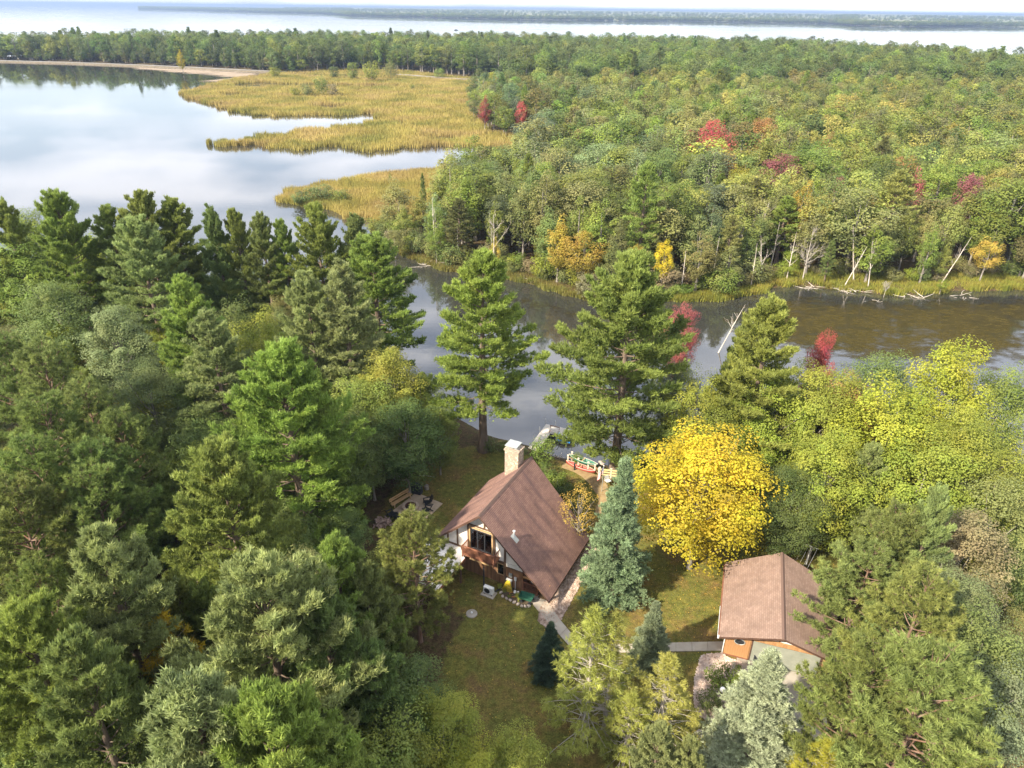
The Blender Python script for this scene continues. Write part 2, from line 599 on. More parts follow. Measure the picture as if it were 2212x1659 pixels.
def conifer(seed, h, Rr, bare, gap, nl, sub, ktuft, nk, nl_len, nw, spread, e_low, e_top, curl, prof, droop=0.0, flat=.10, bark_r=.02, limb_vis=True, sublen=.34, start=.22, uneven=.3, cap=1.5):
    rg = np.random.default_rng(seed)
    tp, tr = trunk_line(h, h * bark_r, rg)
    wood = [tube(tp, tr, 7)]
    CN, DN, TN = [], [], []
    z = bare * h
    while z < h * .985:
        t = (z - bare * h) / (h * (1 - bare))
        n = rg.integers(nl[0], nl[1] + 1)
        a0 = rg.uniform(0, 6.28)
        for i in range(n):
            az = a0 + i * 6.283 / n + rg.normal(0, .25)
            L = Rr * prof(t) * rg.uniform(1 - uneven, 1 + uneven * .6)
            if L < .12: L = .12
            e0 = e_low + (e_top - e_low) * t ** 1.2 + rg.normal(0, .09)
            zz = min(z + rg.uniform(-.2, .2) * gap, h * .99)
            b = on_line(tp, zz)
            lp = limb(b, az, L, e0, e0 + curl * (1 - .5 * t), 6, .06, rg)
            if limb_vis and L > .5:
                wood.append(tube(lp, np.linspace(.012 + .011 * L, .008, 6), 4))
            ns = max(2, int(L * sub))
            us = np.sort(rg.uniform(start if L > 1 else .05, 1, ns))
            pos = np.stack([np.interp(us, np.linspace(0, 1, 6), lp[:, j]) for j in range(3)], -1)
            tg = np.stack([np.interp(us, np.linspace(0, 1, 6), np.gradient(lp[:, j])) for j in range(3)], -1)
            tg = nrm(tg)
            sd = np.where(np.arange(ns) % 2 == 0, 1, -1) * rg.uniform(.5, 1.15, ns)
            ca, sa = np.cos(sd), np.sin(sd)
            hd = np.c_[tg[:, 0] * ca - tg[:, 1] * sa, tg[:, 0] * sa + tg[:, 1] * ca, tg[:, 2] + .12 - droop + rg.normal(0, .1, ns)]
            hd = nrm(hd)
            sl = (.12 + sublen * L * np.clip(1.08 - us, 0, 1) ** .7) * rg.uniform(.6, 1.25, ns)
            sl = np.minimum(sl, cap)
            fr = np.linspace(.2, 1, ktuft)
            c = pos[:, None] + hd[:, None] * (sl[:, None] * fr)[..., None]
            c[..., 2] += -droop * (sl[:, None] * fr) ** 2 * .6
            c += rg.normal(0, flat, c.shape) * np.array([1, 1, .8])
            d = hd[:, None] * .7 + np.array([0, 0, .55 - droop * 1.2])
            d = np.broadcast_to(d, c.shape)
            CN.append(c.reshape(-1, 3)); DN.append(d.reshape(-1, 3))
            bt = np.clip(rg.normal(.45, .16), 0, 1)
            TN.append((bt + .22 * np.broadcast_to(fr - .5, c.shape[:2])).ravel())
        z += gap * rg.uniform(.75, 1.3) * (1 - .45 * t)
    nt_ = 14
    c = on_line(tp, np.linspace(h * .93, h, nt_)) + rg.normal(0, .05, (nt_, 3))
    CN.append(c); DN.append(np.tile([0, 0, 1.0], (nt_, 1))); TN.append(np.full(nt_, .6))
    CN = np.concatenate(CN); DN = np.concatenate(DN); TN = np.concatenate(TN)
    v, f, t = needles(CN, DN, nk, nl_len, nw, spread, rg, TN + rg.normal(0, .12, len(TN)))
    wv, wf = merge(wood)
    return (wv, wf), (v, f, t)

def red_pine(seed, h=17, Rr=4.2, bare=.25):
    """upright limbs that end in round brushes of long needles"""
    rg = np.random.default_rng(seed)
    tp, tr = trunk_line(h, h * .014, rg)
    wood = [tube(tp, tr, 7)]
    balls, bd = [], []
    z = bare * h
    while z < h * .98:
        t = (z - bare * h) / (h * (1 - bare))
        n = rg.integers(4, 7)
        a0 = rg.uniform(0, 6.28)
        for i in range(n):
            az = a0 + i * 6.283 / n + rg.normal(0, .25)
            L = Rr * (min(1, .62 + 1.3 * t) * (1 - t ** 2.2) ** .8 + .07) * rg.uniform(.7, 1.1)
            b = on_line(tp, min(z, h * .99))
            e0 = -.1 + .9 * t + rg.normal(0, .1)
            lp = limb(b, az, L, e0, e0 + .55, 6, .08, rg)
            wood.append(tube(lp, np.linspace(.02 + .012 * L, .012, 6), 4))
            ns = max(2, int(L * 4.4))
            us = rg.uniform(.35, 1, ns)
            us[0] = 1
            pos = np.stack([np.interp(us, np.linspace(0, 1, 6), lp[:, j]) for j in range(3)], -1)
            for p_, u_ in zip(pos, us):
                for q in range(3):
                    a = az + rg.normal(0, 1.1)
                    e = rg.uniform(-.1, 1.1)
                    ln = rg.uniform(.25, .85) * (1.15 - .5 * u_)
                    d = np.array([math.cos(e) * math.cos(a), math.cos(e) * math.sin(a), math.sin(e)])
                    balls.append(p_ + d * ln); bd.append(d)
                    if rg.random() < .25:
                        wood.append(tube(np.array([p_, p_ + d * ln]), [.014, .01], 3))
        z += rg.uniform(.6, 1.0)
    balls = np.array(balls); bd = np.array(bd)
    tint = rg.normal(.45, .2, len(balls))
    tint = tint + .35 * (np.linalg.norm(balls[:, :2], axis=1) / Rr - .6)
    D = nrm(bd + np.array([0, 0, .7]))
    v, f, t = needles(balls, D, 24, .34, .026, .62, rg, tint)
    return merge(wood), (v, f, t)

def broad(seed, h=15, Rr=4.5, z0=.3, npuff=60, nleaf=110, leaf=.2, flame=.0, pr=.28, gap=.0, trunk_r=.016, limbs=14, lean=.03, top=.0, wide=.7):
    """crown of many leafy clumps carried by limbs; flame > 0 draws the clumps out upwards"""
    rg = np.random.default_rng(seed)
    tp, tr = trunk_line(h * .8, h * trunk_r, rg, lean)
    wood = [tube(tp, tr, 7)]
    zc = h * (z0 + 1) / 2; hz = h * (1 - z0) / 2
    d = nrm(rg.normal(0, 1, (npuff, 3)))
    rr = rg.uniform(.25, 1, npuff) ** .45
    c = d * rr[:, None]
    # egg shaped: widest below the middle
    wz = np.sqrt(np.clip(1 - (c[:, 2] * .95) ** 2, .05, 1))
    shrink = 1 - np.clip(c[:, 2], 0, 1) * (.25 + top)
    c = np.c_[c[:, 0] * Rr * .8 * shrink, c[:, 1] * Rr * .8 * shrink, zc + c[:, 2] * hz * .86]
    c += rg.normal(0, .05 * Rr, c.shape)
    base = on_line(tp, np.clip(c[:, 2] - h * .15, h * z0 * .6, h * .78))
    for i in rg.choice(npuff, min(limbs, npuff), replace=False):
        b = on_line(tp, np.clip(c[i, 2] * rg.uniform(.45, .75), h * .15, h * .78))
        mid = (b + c[i]) / 2 + np.array([0, 0, -.04 * h]) + rg.normal(0, .1, 3)
        q = np.array([b, mid * .9 + b * .1, c[i]])
        wood.append(tube(q, np.array([.011, .007, .003]) * h * .5, 5))
    pr_ = pr * Rr * rg.uniform(.65, 1.35, npuff)
    ptint = rg.normal(.45, .17, npuff)
    n = npuff * nleaf
    pi = np.repeat(np.arange(npuff), nleaf)
    dd = nrm(rg.normal(0, 1, (n, 3)) + np.array([0, 0, .35]))
    rad = rg.uniform(.45, 1.0, (n, 1)) ** .5
    off = dd * rad * pr_[pi][:, None] * np.array([1, 1, wide])
    if flame:
        ax = nrm(np.c_[(c - base)[:, :2] * .5, np.full(npuff, .0)] + np.array([0, 0, 1.0]) * Rr * .45)[pi]
        along = (off * ax).sum(1, keepdims=True)
        off = off + ax * along * flame
    pos = c[pi] + off
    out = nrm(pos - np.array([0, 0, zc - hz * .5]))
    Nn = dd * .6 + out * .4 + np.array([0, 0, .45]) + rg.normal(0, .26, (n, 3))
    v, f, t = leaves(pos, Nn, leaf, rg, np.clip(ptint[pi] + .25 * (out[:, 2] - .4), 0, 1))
    return merge(wood), (v, f, t)

def bare_tree(seed, h, spread=.35, n1=10, twigs=4, r=.011, e=(.5, 1.2), start=.3, lean=0.0):
    """a dead tree: trunk, forking limbs, twigs"""
    rg = np.random.default_rng(seed)
    tp, tr = trunk_line(h, h * r, rg, .05)
    tp[:, 0] += tp[:, 2] * lean
    W_ = [tube(tp, tr, 6)]
    for i in range(n1):
        z = h * rg.uniform(start, .95)
        az = rg.uniform(0, 6.28)
        L = h * spread * rg.uniform(.4, 1) * (1.15 - z / h)
        e0 = rg.uniform(*e)
        lp = limb(on_line(tp, z), az, L, e0, e0 + rg.normal(.2, .3), 6, .2, rg)
        r0_ = np.interp(z, tp[:, 2], tr) * .55
        W_.append(tube(lp, np.linspace(r0_, .012, 6), 5))
        for j in range(twigs):
            k = rg.integers(2, 6)
            l2 = L * rg.uniform(.25, .6)
            lp2 = limb(lp[k], az + rg.normal(0, .8), l2, e0 + rg.normal(.1, .4), e0 + rg.normal(.3, .4), 4, .2, rg)
            W_.append(tube(lp2, np.linspace(r0_ * .45, .009, 4), 4))
            for q in range(2 if twigs > 4 else 0):
                lp3 = limb(lp2[rg.integers(1, 4)], az + rg.normal(0, 1), l2 * .6, e0 + rg.normal(.1, .5), e0 + rg.normal(.3, .5), 4, .2, rg)
                W_.append(tube(lp3, np.linspace(r0_ * .25, .008, 4), 3))
    return merge(W_)

VAR = {}
def variant(kind, i, wood, crown, h, wm_, lm_):
    wv, wf = wood; v, f, t = crown
    VAR.setdefault(kind, []).append(dict(
        trunk=np_mesh(kind + '_trunk', [(wv, wf, 0, None)], [wm_], smooth=True),
        crown=np_mesh(kind + '_crown', [(v, f, 0, t)], [lm_]), h=h))
wp_prof = lambda t: (.66 + 1.1 * t if t < .31 else 1.0) * (1 - t) ** .62 * .95 + .06
wp_round = lambda t: (.66 + 1.1 * t if t < .31 else 1.0) * (1 - t * t) ** .75 * .92 + .07
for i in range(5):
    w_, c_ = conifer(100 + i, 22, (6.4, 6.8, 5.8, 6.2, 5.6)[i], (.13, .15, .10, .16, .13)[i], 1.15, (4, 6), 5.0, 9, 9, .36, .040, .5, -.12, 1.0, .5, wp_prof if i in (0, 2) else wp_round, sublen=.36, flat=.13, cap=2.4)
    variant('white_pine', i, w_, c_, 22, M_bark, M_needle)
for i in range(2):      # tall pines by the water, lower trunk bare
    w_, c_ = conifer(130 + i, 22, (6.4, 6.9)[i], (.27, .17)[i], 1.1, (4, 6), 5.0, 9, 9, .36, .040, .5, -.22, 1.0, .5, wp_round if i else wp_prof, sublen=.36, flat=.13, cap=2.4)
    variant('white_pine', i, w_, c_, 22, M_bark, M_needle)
for i in range(4):
    w_, c_ = red_pine(200 + i, 17, (5.2, 4.8, 5.5, 5.0)[i], (.2, .22, .25, .2)[i])
    variant('red_pine', i, w_, c_, 17, M_bark_r, M_needle)
sp_prof = lambda t: (1 - t) ** .92 + .03
for i in range(3):
    w_, c_ = conifer(300 + i, 11, (2.3, 2.5, 2.2)[i], .03, .36, (8, 11), 11, 4, 9, .17, .022, .5, -.12, .55, .1, sp_prof, droop=.12, flat=.06, sublen=.27, start=.35, uneven=.34, limb_vis=False)
    variant('spruce', i, w_, c_, 11, M_bark, M_needle)
for i in range(2):      # thin, half bare cedar
    w_, c_ = conifer(340 + i, 10, (2.6, 2.4)[i], .10, .42, (4, 6), 3.6, 5, 7, .26, .016, .4, .15, .9, -.45, lambda t: (1 - t) ** .8 + .05, droop=.5, flat=.08, sublen=.24, start=.68, uneven=.5)
    variant('cedar', i, w_, c_, 10, M_twig, M_needle)
for i in range(5):      # maples seen close by
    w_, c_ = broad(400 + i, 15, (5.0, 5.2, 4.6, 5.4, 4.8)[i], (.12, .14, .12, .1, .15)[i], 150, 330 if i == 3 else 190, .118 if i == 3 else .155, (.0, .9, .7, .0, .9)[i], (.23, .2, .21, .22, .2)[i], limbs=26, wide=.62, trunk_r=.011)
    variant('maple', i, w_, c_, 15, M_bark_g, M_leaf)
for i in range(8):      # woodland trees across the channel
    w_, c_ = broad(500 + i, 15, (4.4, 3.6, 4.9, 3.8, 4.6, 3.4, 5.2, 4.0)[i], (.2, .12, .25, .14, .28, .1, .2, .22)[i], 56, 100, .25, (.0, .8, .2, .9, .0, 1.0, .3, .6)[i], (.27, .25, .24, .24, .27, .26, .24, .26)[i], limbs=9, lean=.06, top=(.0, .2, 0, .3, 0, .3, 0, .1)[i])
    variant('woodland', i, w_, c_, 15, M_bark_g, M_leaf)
for i in range(3):      # bushes
    w_, c_ = broad(600 + i, 3, (1.8, 2.1, 1.6)[i], .05, 30, 60, .15, .3, .32, limbs=8, trunk_r=.012)
    variant('shrub', i, w_, c_, 3, M_bark_g, M_leaf)
for i in range(2):      # thin airy birch
    w_, c_ = broad(640 + i, 8, 2.4, .25, 42, 36, .11, .2, .22, limbs=30, trunk_r=.008)
    variant('birch', i, w_, c_, 8, M_bark_g, M_leaf)
for i in range(3):
    w_, c_ = conifer(660 + i, 15, 3.0, .2, .8, (4, 6), 3.5, 4, 6, .42, .05, .45, -.05, .8, .3, wp_round)
    variant('far_pine', i, w_, c_, 15, M_bark, M_needle)

COL = dict(
    wp=(.225, .280, .066), wpp=(.285, .325, .120), wpy=(.250, .310, .068), wpb=(.185, .240, .070), rp=(.205, .255, .068), rpy=(.250, .295, .080),
    sp=(.245, .315, .165), spd=(.085, .140, .085), spw=(.390, .435, .285), ce=(.350, .355, .080), dg=(.120, .160, .042), mg=(.185, .232, .046),
    yg=(.255, .285, .045), wyg=(.225, .250, .062), wy2=(.300, .290, .070), ygr=(.310, .315, .042), ye=(.500, .405, .030), go=(.420, .330, .060), orr=(.330, .190, .065), rd=(.340, .075, .065), pu=(.300, .105, .100), ol=(.215, .220, .075), br=(.250, .215, .115),
    oak=(.150, .195, .060), gl=(.185, .230, .105), pk=(.330, .110, .095))
NAMED = []
USED = {}
CWORD = dict(wp='green', wpp='pale', wpy='yellow-green', wpb='blue-green', rp='olive', rpy='yellowish', dg='dark green', mg='green', oak='dull green', yg='yellow-green', ygr='bright yellow-green', ol='olive', gl='grey-green', go='golden', br='brownish', orr='orange-tinged')
def beside(loc, head, most, words=9, fall=''):
    """a label that names the nearest tree one can find"""
    c = []
    for a, b, lab in NAMED:
        d = math.hypot(a - loc[0], b - loc[1])
        if d < most:
            c.append((d, lab.split(' beside')[0].split(' behind')[0].split(',')[0].split(' above')[0].split(' between')[0].split(' before')[0]))
    for d, lw in sorted(c):
        dx = 'touching' if d < 3 else ('close to' if d < most * .5 else 'some way from')
        t = '%s %s the %s' % (head, dx, lw)
        if len(t.split()) <= 16 and t not in USED:
            USED[t] = 1
            return t
    return None
TREES = []
jit = np.random.default_rng(77)
def tree(kind, name, loc, h, wide, col, label, cat='tree', group=None, var=None, rz=None, base_z=None):
    vs = VAR[kind]
    v = vs[(len(TREES) if var is None else var) % len(vs)]
    s = h / v['h']
    z = 0.0 if base_z is None else base_z
    e = empty(name, (loc[0], loc[1], z - .08), jit.uniform(0, 6.28) if rz is None else rz, label, cat, group)
    e.scale = (s * wide, s * wide, s)
    t_ = link('trunk', v['trunk'], e)
    c_ = link('crown', v['crown'], e)
    cc = np.array(COL[col] if isinstance(col, str) else col) * jit.uniform(.93, 1.07, 3) * (jit.uniform(.66, 1.32) if name == 'woodland_tree' else 1)
    c_.color = (*cc, 1)
    TREES.append((loc[0], loc[1], h * .2 * wide))
    if group is None and cat == 'tree':
        NAMED.append((loc[0], loc[1], label))
    return e

# ------------------------------------------------------------------ trees on the near shore (tip seen at x, y; height in metres)
# kind, x, y, height, width, colour, label
NEAR = [
 ('white_pine', 0, 440, 21, .9, 'wp', 'white pine cut by the picture edge at the lake shore, outermost of the shore row'),
 ('white_pine', 115, 418, 23, .85, 'wp', 'tall white pine with flat tufted top, highest above the lake at the row\'s outer end'),
 ('maple', 54, 446, 18, .9, 'mg', 'loose green broadleaf tree between the two outermost shore pines'),
 ('maple', 160, 484, 17, 1.25, 'yg', 'broad yellow-green oak-like crown in front of the outer shore pines'),
 ('maple', 40, 505, 17, 1.2, 'mg', 'rounded green tree beside the broad yellow-green crown, by the picture edge'),
 ('white_pine', 229, 452, 20, .95, 'wp', 'bushy green pine at the shore beside the tallest pine pair'),
 ('white_pine', 301, 426, 22, .85, 'wp', 'pointed white pine rising over the broad one at the shore'),
 ('white_pine', 369, 436, 21, 1.1, 'wp', 'broad dark white pine with rounded top against the lake'),
 ('white_pine', 287, 475, 21, 1.05, 'wpp', 'pale white pine with long drooping side limb, below the lake row'),
 ('white_pine', 453, 450, 21, .72, 'wpb', 'slim dark pine standing alone against the lake'),
 ('white_pine', 505, 462, 20, .65, 'wp', 'slender pine second from the slim dark lone pine'),
 ('white_pine', 559, 468, 20, .8, 'wpb', 'dark pine midway along the shore row before the grassy point'),
 ('white_pine', 607, 482, 19, .7, 'wp', 'shorter shore pine with water showing beside its trunk'),
 ('white_pine', 680, 454, 21, .85, 'wp', 'full pine at the shore in front of the reed point'),
 ('white_pine', 766, 470, 20, .85, 'wpb', 'dark shore pine nearest the reed point'),
 ('white_pine', 800, 514, 20, 1.2, 'wp', 'deep green pine overhanging the channel mouth'),
 ('white_pine', 735, 566, 21, 1.0, 'wpp', 'pale blue-green pine with soft top above the channel mouth'),
 ('white_pine', 660, 600, 19, .9, 'wpp', 'pale pine leaning against the blue-green one, slightly lower'),
 ('white_pine', 392, 604, 20, .95, 'wpy', 'yellow-tinged white pine in the middle of the wood'),
 ('white_pine', 445, 682, 18, 1.0, 'wpp', 'pale feathery pine just below the yellow-tinged one'),
 ('maple', 100, 590, 15, 1.2, 'oak', 'dull green oak crown in the wood by the picture edge'),
 ('maple', 551, 660, 15, .8, 'yg', 'small bright yellow-green tree squeezed among dark pines'),
 ('maple', 229, 655, 15, 1.05, 'gl', 'greyish green broadleaf crown under the long-limbed pine'),
 ('maple', 300, 762, 14, 1.05, 'oak', 'olive broadleaf tree before the feathery pale pine'),
 ('maple', 490, 640, 14, 1.0, 'dg', 'dark broadleaf crown in shade between pines'),
 ('red_pine', 82, 748, 18, 1.0, 'rpy', 'yellowing red pine with rusty needles by the picture edge'),
 ('red_pine', 8, 738, 17, .9, 'rp', 'red pine half outside the frame above the rusty one'),
 ('white_pine', 601, 765, 21, 1.05, 'wpy', 'tall yellow-green pine with long limb reaching to the fire pit'),
 ('white_pine', 680, 812, 17, .8, 'wpy', 'yellowish pine close behind the tall long-limbed one'),
 ('red_pine', 179, 835, 16, .9, 'rpy', 'olive red pine behind the dense red pine group'),
 ('red_pine', 90, 878, 17, 1.0, 'rp', 'dense red pine with round needle brushes, upper of its group'),
 ('red_pine', 251, 898, 16, .9, 'rp', 'red pine at the inner side of the dense group'),
 ('red_pine', 193, 962, 16, .95, 'rp', 'red pine in the middle of the dense group'),
 ('red_pine', 66, 958, 17, 1.0, 'rp', 'broad red pine at the picture edge, middle height of the group'),
 ('red_pine', 193, 1024, 15, .9, 'rpy', 'lowest red pine of the dense group, yellow green'),
 ('red_pine', 20, 1050, 16, 1.0, 'rp', 'shaded red pine at the picture edge below the group'),
 ('white_pine', 465, 962, 19, .95, 'wpy', 'sunlit pine with upswept finger-like limbs'),
 ('maple', 835, 745, 14, 1.0, 'yg', 'yellowish broadleaf tree at the water before the lone tall pine'),
 ('maple', 905, 790, 11, .9, 'mg', 'green maple leaning over the water before the lone tall pine'),
 ('maple', 775, 800, 13, 1.1, 'mg', 'green maple between the yellow-green pine and the water'),
 ('maple', 870, 850, 12, 1.1, 'dg', 'dark green maple at the edge of the lawn by the water'),
 ('maple', 790, 880, 11, 1.0, 'dg', 'shaded maple beyond the fire pit'),
 ('maple', 945, 870, 9, .9, 'mg', 'small maple at the foot of the lone tall pine'),
 ('maple', 715, 870, 13, 1.1, 'dg', 'dark tree behind the long pine limb'),
 ('white_pine', 205, 1143, 20, 1.0, 'wpp', 'large pale pine with bristly top among shaded trees'),
 ('red_pine', 72, 1222, 15, .8, 'rp', 'small red pine beside the large bristly pale pine'),
 ('white_pine', 720, 1168, 18, .8, 'wp', 'pine with upright branch tips near the house front'),
 ('maple', 640, 1180, 14, .7, 'ol', 'thin brownish-green tree between two pines near the house'),
 ('white_pine', 555, 1230, 20, 1.05, 'wpp', 'large pale pine spreading over the lower wood'),
 ('white_pine', 372, 1242, 14, .75, 'wp', 'young pine above the yellow sapling'),
 ('white_pine', 430, 1268, 13, .7, 'wp', 'younger of the two small pines above the yellow sapling'),
 ('cedar', 344, 1317, 14, .85, 'ye', 'thin golden yellow sapling among green pines'),
 ('white_pine', 690, 1300, 17, .85, 'wpb', 'blue-green pine at the lawn edge'),
 ('white_pine', 785, 1228, 16, .8, 'wpb', 'shaded pine next to the red pine before the house'),
 ('white_pine', 150, 1400, 19, .9, 'wpb', 'shaded pine in the lower corner of the wood'),
 ('white_pine', 40, 1330, 18, .95, 'wp', 'pine cut by the picture edge above the lower corner'),
 ('maple', 60, 1520, 12, 1.2, 'dg', 'dark leafy tree in the lower corner of the picture'),
 ('maple', 200, 1560, 12, 1.2, 'dg', 'dark leafy tree at the bottom edge beside the corner'),
 ('white_pine', 400, 1480, 21, 1.1, 'wpp', 'big pale pine rising from the bottom of the picture'),
 ('white_pine', 559, 1530, 20, .95, 'wpy', 'sunlit pine at the bottom, beside the big pale one'),
 ('white_pine', 690, 1590, 17, .9, 'wp', 'low pine at the bottom edge near the shaded lawn'),
 ('white_pine', 800, 1400, 14, .9, 'wpb', 'dark pine with one pointed branch over the lawn'),
 ('maple', 880, 1430, 11, 1.0, 'dg', 'dark leafy tree at the lawn edge below the house'),
 ('maple', 945, 1482, 11, .85, 'yg', 'bright young ash-like tree over the lower lawn'),
 ('maple', 800, 1570, 12, 1.0, 'mg', 'leafy tree at the bottom edge beside the lawn'),
 ('maple', 1110, 1568, 10, .75, 'yg', 'young green tree poking up in the lower lawn'),
 ('maple', 1010, 1605, 10, .7, 'ygr', 'small yellow-green tree at the bottom edge of the lawn'),
 ('red_pine', 890, 1117, 12.5, .95, 'rpy', 'red pine standing in front of the white porch roof'),
 ('white_pine', 1040, 556, 23, 1.12, 'wpy', 'tall lone white pine with visible trunk between lawn and channel'),
 ('white_pine', 1370, 570, 24, 1.12, 'wp', 'tallest broad white pine by the dock'),
 ('white_pine', 1668, 655, 21, 1.1, 'wpy', 'pointed pale pine on the channel bank behind the yellow maple'),
 ('maple', 1700, 790, 15, .9, 'yg', 'yellow-green maple at the foot of the pointed pale pine'),
 ('white_pine', 1618, 690, 17, .8, 'wp', 'lower pine on the inner side of the pointed pale one'),
 ('maple', 1466, 754, 14, .7, 'gl', 'rounded grey-green oak beside the tallest pine'),
 ('maple', 1516, 792, 14, .8, 'yg', 'fresh green maple between tallest pine and pointed pine'),
 ('maple', 1575, 850, 12, .9, 'mg', 'green maple behind the yellow maple'),
 ('maple', 1480, 640, 14, .55, 'pk', 'pinkish red maple peeping out behind the tallest pine'),
 ('maple', 1792, 706, 17, .42, 'rd', 'crimson maple top against the brown channel'),
 ('maple', 1800, 760, 17, 1.0, 'yg', 'tall yellow-green maple behind the garage lawn'),
 ('maple', 1850, 800, 15, .8, 'orr', 'orange-tinged maple between two yellow-green ones'),
 ('maple', 1928, 740, 16, .9, 'oak', 'rounded green oak on the channel bank'),
 ('maple', 1965, 812, 17, 1.05, 'ygr', 'bright yellow-green maple before the rounded oak'),
 ('maple', 2090, 728, 19, .9, 'ygr', 'tall yellow maple with orange-tipped spire'),
 ('maple', 2130, 860, 17, 1.1, 'yg', 'wide yellow-green maple under the orange-tipped one'),
 ('maple', 2200, 770, 16, .8, 'mg', 'green tree at the picture edge beside the tall yellow maple'),
 ('maple', 2190, 1010, 14, 1.0, 'ol', 'olive tree at the picture edge below the wide maple'),
 ('maple', 2030, 930, 15, 1.1, 'yg', 'lower yellow-green maple above the brownish tree'),
 ('maple', 1820, 930, 14, 1.0, 'yg', 'yellow-green maple over the dark bank behind the garage'),
 ('maple', 1735, 985, 12, 1.0, 'dg', 'dark green maple behind the clothesline'),
 ('white_pine', 1889, 964, 12.5, .92, 'wpp', 'pale dense pine behind the garage'),
 ('maple', 1541, 912, 15.5, 1.3, 'ye', 'big golden yellow maple between house and garage'),
 ('red_pine', 1950, 1105, 14, .95, 'rp', 'upper red pine of the large clump beside the garage'),
 ('red_pine', 1888, 1186, 12, 1.2, 'rpy', 'red pine overhanging the garage roof'),
 ('red_pine', 2010, 1250, 14, 1.05, 'rpy', 'broad red pine in the middle of the clump beside the garage'),
 ('red_pine', 1900, 1410, 14, .95, 'rp', 'shadowed red pine over the driveway'),
 ('red_pine', 2030, 1420, 16, 1.05, 'rpy', 'lowest and nearest red pine of the clump beside the garage'),
 ('white_pine', 2036, 1062, 16, .6, 'wpp', 'small pale pine top behind the red pine clump'),
 ('maple', 2115, 1105, 13, 1.0, 'br', 'brownish green tree beyond the red pine clump'),
 ('maple', 2085, 1204, 13, .9, 'gl', 'glossy grey-green tree beside the red pine clump'),
 ('maple', 2150, 1330, 12, 1.0, 'oak', 'green tree at the picture edge below the glossy one'),
 ('maple', 2190, 1420, 11, 1.0, 'gl', 'lowest glossy tree at the picture edge above the straw lawn'),
 ('spruce', 1346, 985, None, .98, 'sp', 'blue-green spruce standing beside the house roof'),
 ('spruce', 1694, 1402, None, 1.3, 'spw', 'whitish silver fir in front of the garage door'),
 ('spruce', 1202, 1343, None, 1.15, 'spd', 'small dark spruce beside the front walk'),
 ('spruce', 1415, 1298, None, 1.25, 'sp', 'small open blue spruce standing over the garage walk'),
 ('cedar', 1283, 1315, None, 1.0, 'ce', 'thin twin-topped cedar with bare grey limbs over the walk'),
 ('cedar', 1322, 1325, None, .8, 'ce', 'second top of the thin cedar, half bare, beside its twin'),
 ('cedar', 1455, 1415, None, 1.25, 'ce', 'bushy yellow-green cedar beside the gravel bed'),
 ('cedar', 1375, 1500, None, 1.3, 'ce', 'low spreading cedar under the twin-topped one'),
 ('white_pine', 1428, 1570, 10, .8, 'wpp', 'young pale pine at the bottom edge before the asphalt'),
 ('white_pine', 1490, 1600, 9, .8, 'wpp', 'smaller young pine at the bottom edge beside the other'),
 ('cedar', 1800, 1606, 8, 1.3, 'ygr', 'bright yellow cedar bush at the bottom edge by the driveway'),
 ('birch', 1255, 1036, 8, 1.0, 'go', 'thin yellowing birch leaning beside the house roof'),
]
BASES = {(1346, 985): (1322, 1285), (1694, 1402): (1610, 1655), (1202, 1343): (1184, 1458), (1415, 1298): (1398, 1440),
         (1283, 1315): (1262, 1590), (1322, 1325): (1305, 1580), (1455, 1415): (1420, 1600), (1375, 1500): (1350, 1640)}
VARS = {(1541, 908): 3, (1040, 556): 5, (1368, 570): 6, (1283, 1315): 0, (1346, 985): 0, (1694, 1402): 1}
NAMES = dict(white_pine='white_pine', red_pine='red_pine', maple='broadleaf_tree', spruce='spruce_tree', cedar='cedar_tree', birch='birch_tree')
for kind, x, y, h, wd, col, lab in NEAR:
    if h is None:
        b = P(*BASES[(x, y)])
        # height from the tip: where the vertical over the base meets the tip's line of sight
        lo, hi = .5, 30.0
        for _ in range(30):
            mid_ = (lo + hi) / 2
            if proj((b[0], b[1], mid_))[1] > y: lo = mid_
            else: hi = mid_
        h = lo; loc = b
    else:
        loc = P(x, y, h)
    tree(kind, NAMES[kind], loc, h, wd, col, lab, var=VARS.get((x, y)))

# smaller trees and bushes that fill the wood under and between them
fr = np.random.default_rng(31)
wood_l = pp([(-60, 640), (250, 625), (450, 628), (620, 655), (720, 700), (800, 770), (870, 860), (930, 930), (880, 1020), (770, 1100), (800, 1200), (860, 1300), (940, 1380), (900, 1480), (880, 1700), (-60, 1700)])
wood_r = pp([(1460, 1010), (1560, 985), (1700, 965), (1850, 975), (2000, 1000), (2150, 1035), (2300, 1060), (2300, 1500), (2120, 1560), (2060, 1700), (1960, 1700), (1860, 1400), (1880, 1210), (1700, 1130), (1560, 1100)])
taken = [(a, b, c) for a, b, c in TREES]
cnt = 0
for poly, n_try in ((wood_l, 1500), (wood_r, 700)):
    lo_, hi_ = poly.min(0), poly.max(0)
    for _ in range(n_try):
        q = fr.uniform(lo_, hi_)
        if not in_poly(q, poly): continue
        if any((q[0] - a) ** 2 + (q[1] - b) ** 2 < (2.2 if i < len(NEAR) else 4.2) ** 2 for i, (a, b, c) in enumerate(taken)): continue
        hh = fr.uniform(5.5, 10.5)
        k = fr.random()
        cols = ['dg', 'mg', 'oak', 'dg', 'ol', 'yg']
        side = 'in the pine wood' if poly is wood_l else 'in the wood behind the garage'
        uc = cols[fr.integers(len(cols))] if k < .75 else 'wp'
        hd_ = ('low %s broadleaf tree' % CWORD[uc]) if k < .75 else 'low young pine'
        tree('maple' if k < .75 else 'white_pine', 'understory_tree', q, hh, fr.uniform(.9, 1.3), uc,
             beside(q, hd_, 9) or hd_ + ' filling a gap ' + side, group='undergrowth trees ' + side)
        taken.append((q[0], q[1], 1)); cnt += 1
print('understory', cnt, 'trees', len(TREES))

